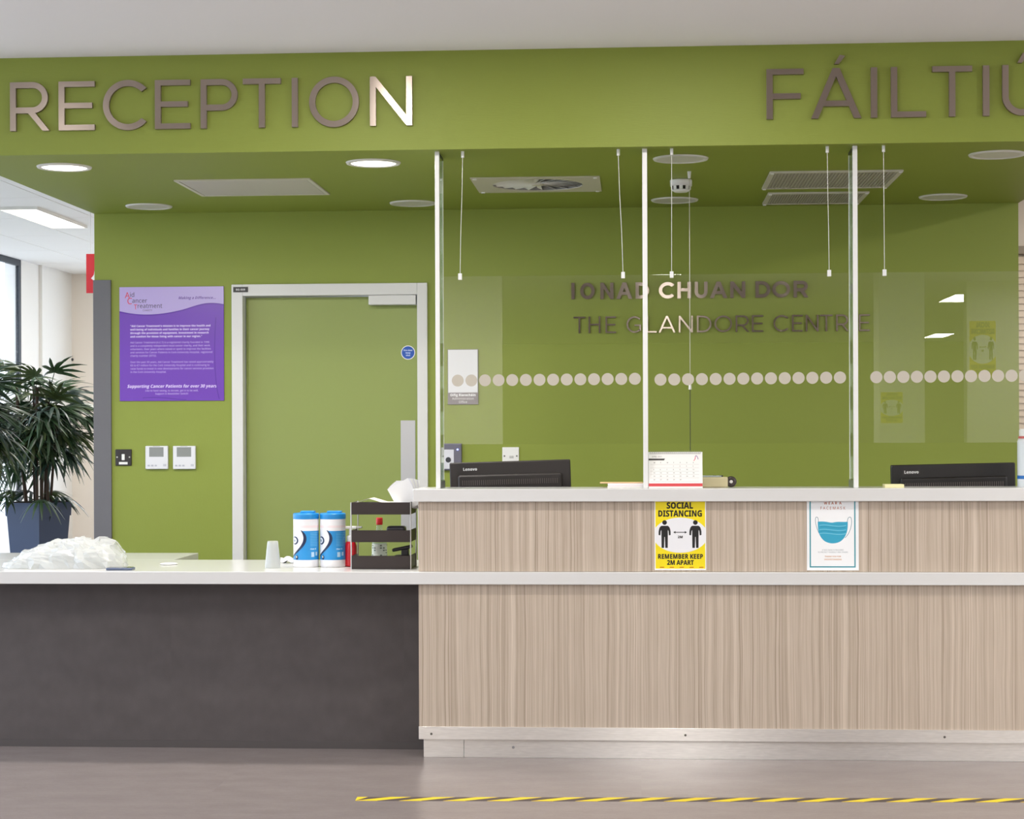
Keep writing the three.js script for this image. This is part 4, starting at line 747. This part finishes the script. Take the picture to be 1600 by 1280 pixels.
function palm(x, z, potH, potW, top, label, n, spread, turn) {
  const t = thing('potted_palm', label, 'plant', [x, 0, z], turn, 'lady palms in the corridor');
  const pm = S(0x2a3a58, 0.45);
  const sq = (r0, r1, h) => new THREE.CylinderGeometry(r1, r0, h, 4, 1).rotateY(Math.PI / 4).toNonIndexed();
  const flat = (g) => { g.computeVertexNormals(); return g; };
  const q = Math.SQRT1_2 * potW;
  part(t, 'planter', flat(sq(q * 0.68, q * 0.94, potH - 0.1)), pm, [0, (potH - 0.1) / 2, 0]);
  part(t, 'planter_rim', flat(sq(q * 0.98, q * 1.0, 0.1)), pm, [0, potH - 0.05, 0]);
  part(t, 'soil', at(box(potW * 0.9, 0.006, potW * 0.9), 0, potH + 0.003, 0), S(0x2a211b, 0.95));
  const H = top - potH, caneM = S(0x4a3a2c, 0.8);
  const canes = [];
  for (let i = 0; i < 9; i++) { const a = i * 2.4, r = rr(0.03, potW * 0.34), hx = Math.cos(a) * r, hz = Math.sin(a) * r, h = H * rr(0.62, 0.92), lx = hx * rr(1.1, 1.9), lz = hz * rr(1.1, 1.9); canes.push([hx, hz, lx, lz, h]);
    const cv = new THREE.CatmullRomCurve3([new THREE.Vector3(hx, potH, hz), new THREE.Vector3((hx + lx) / 2 + rr(-0.01, 0.01), potH + h / 2, (hz + lz) / 2), new THREE.Vector3(lx, potH + h, lz)]); part(t, 'cane', new THREE.TubeGeometry(cv, 8, rr(0.009, 0.014), 7), caneM); }
  for (let i = 0; i < n; i++) {
    const [hx, hz, lx, lz, h] = canes[i % canes.length], f = rr(0.42, 1.0), y = potH + h * f, m = part(t, 'frond', fronds[i % 5], leafM[Math.floor(rnd() * 4)], [hx + (lx - hx) * f, y, hz + (lz - hz) * f]);
    const yaw = rnd() * 6.283, pitch = rr(-0.75, 0.15) + (f > 0.85 ? -0.45 : 0); m.rotation.order = 'YXZ'; m.rotation.set(pitch, yaw, rr(-0.5, 0.5)); m.scale.setScalar(rr(0.8, 1.15) * spread);
  }
  for (let i = 0; i < 8; i++) { const m = part(t, 'frond', fronds[i % 5], leafM[i % 4], [rr(-0.1, 0.1), potH, rr(-0.1, 0.1)]); m.rotation.order = 'YXZ'; m.rotation.set(rr(-0.5, -0.1), i * 0.8, 0); m.scale.setScalar(rr(0.5, 0.75)); }
}
{
  const z = -6, c = onZ(60, 785, z), top = onZ(60, 578, z);
  palm(c.x, z, c.y, 0.34, top.y, 'lady palm in a dark blue square planter beside the green wall', 120, 0.72, -0.45);
  const c2 = onZ(-90, 785, -4.3), t2 = onZ(0, 590, -4.3);
  palm(c2.x, -4.3, c2.y, 0.34, t2.y, 'lady palm by the windows, cut by the picture edge', 120, 0.78, 0.3);
}
// small black fixing on the end wall
{ const p = onZ(113, 562, ZEND); const t = thing('wall_button', 'small dark round fixing on the beige end wall', 'fixing', [p.x, p.y, ZEND]); part(t, 'stud', cyl(0.012, 0.014, 0.012, 20).rotateX(Math.PI / 2), S(0x4a4a4c, 0.5), [0, 0, 0.006]); part(t, 'stud_cap', cyl(0.007, 0.009, 0.005, 16).rotateX(Math.PI / 2), S(0x333335, 0.4), [0, 0, 0.0145]); }

scene.traverse((o) => { if (o.isMesh) { o.castShadow = true; o.receiveShadow = true; } });
renderer.render(scene, camera);
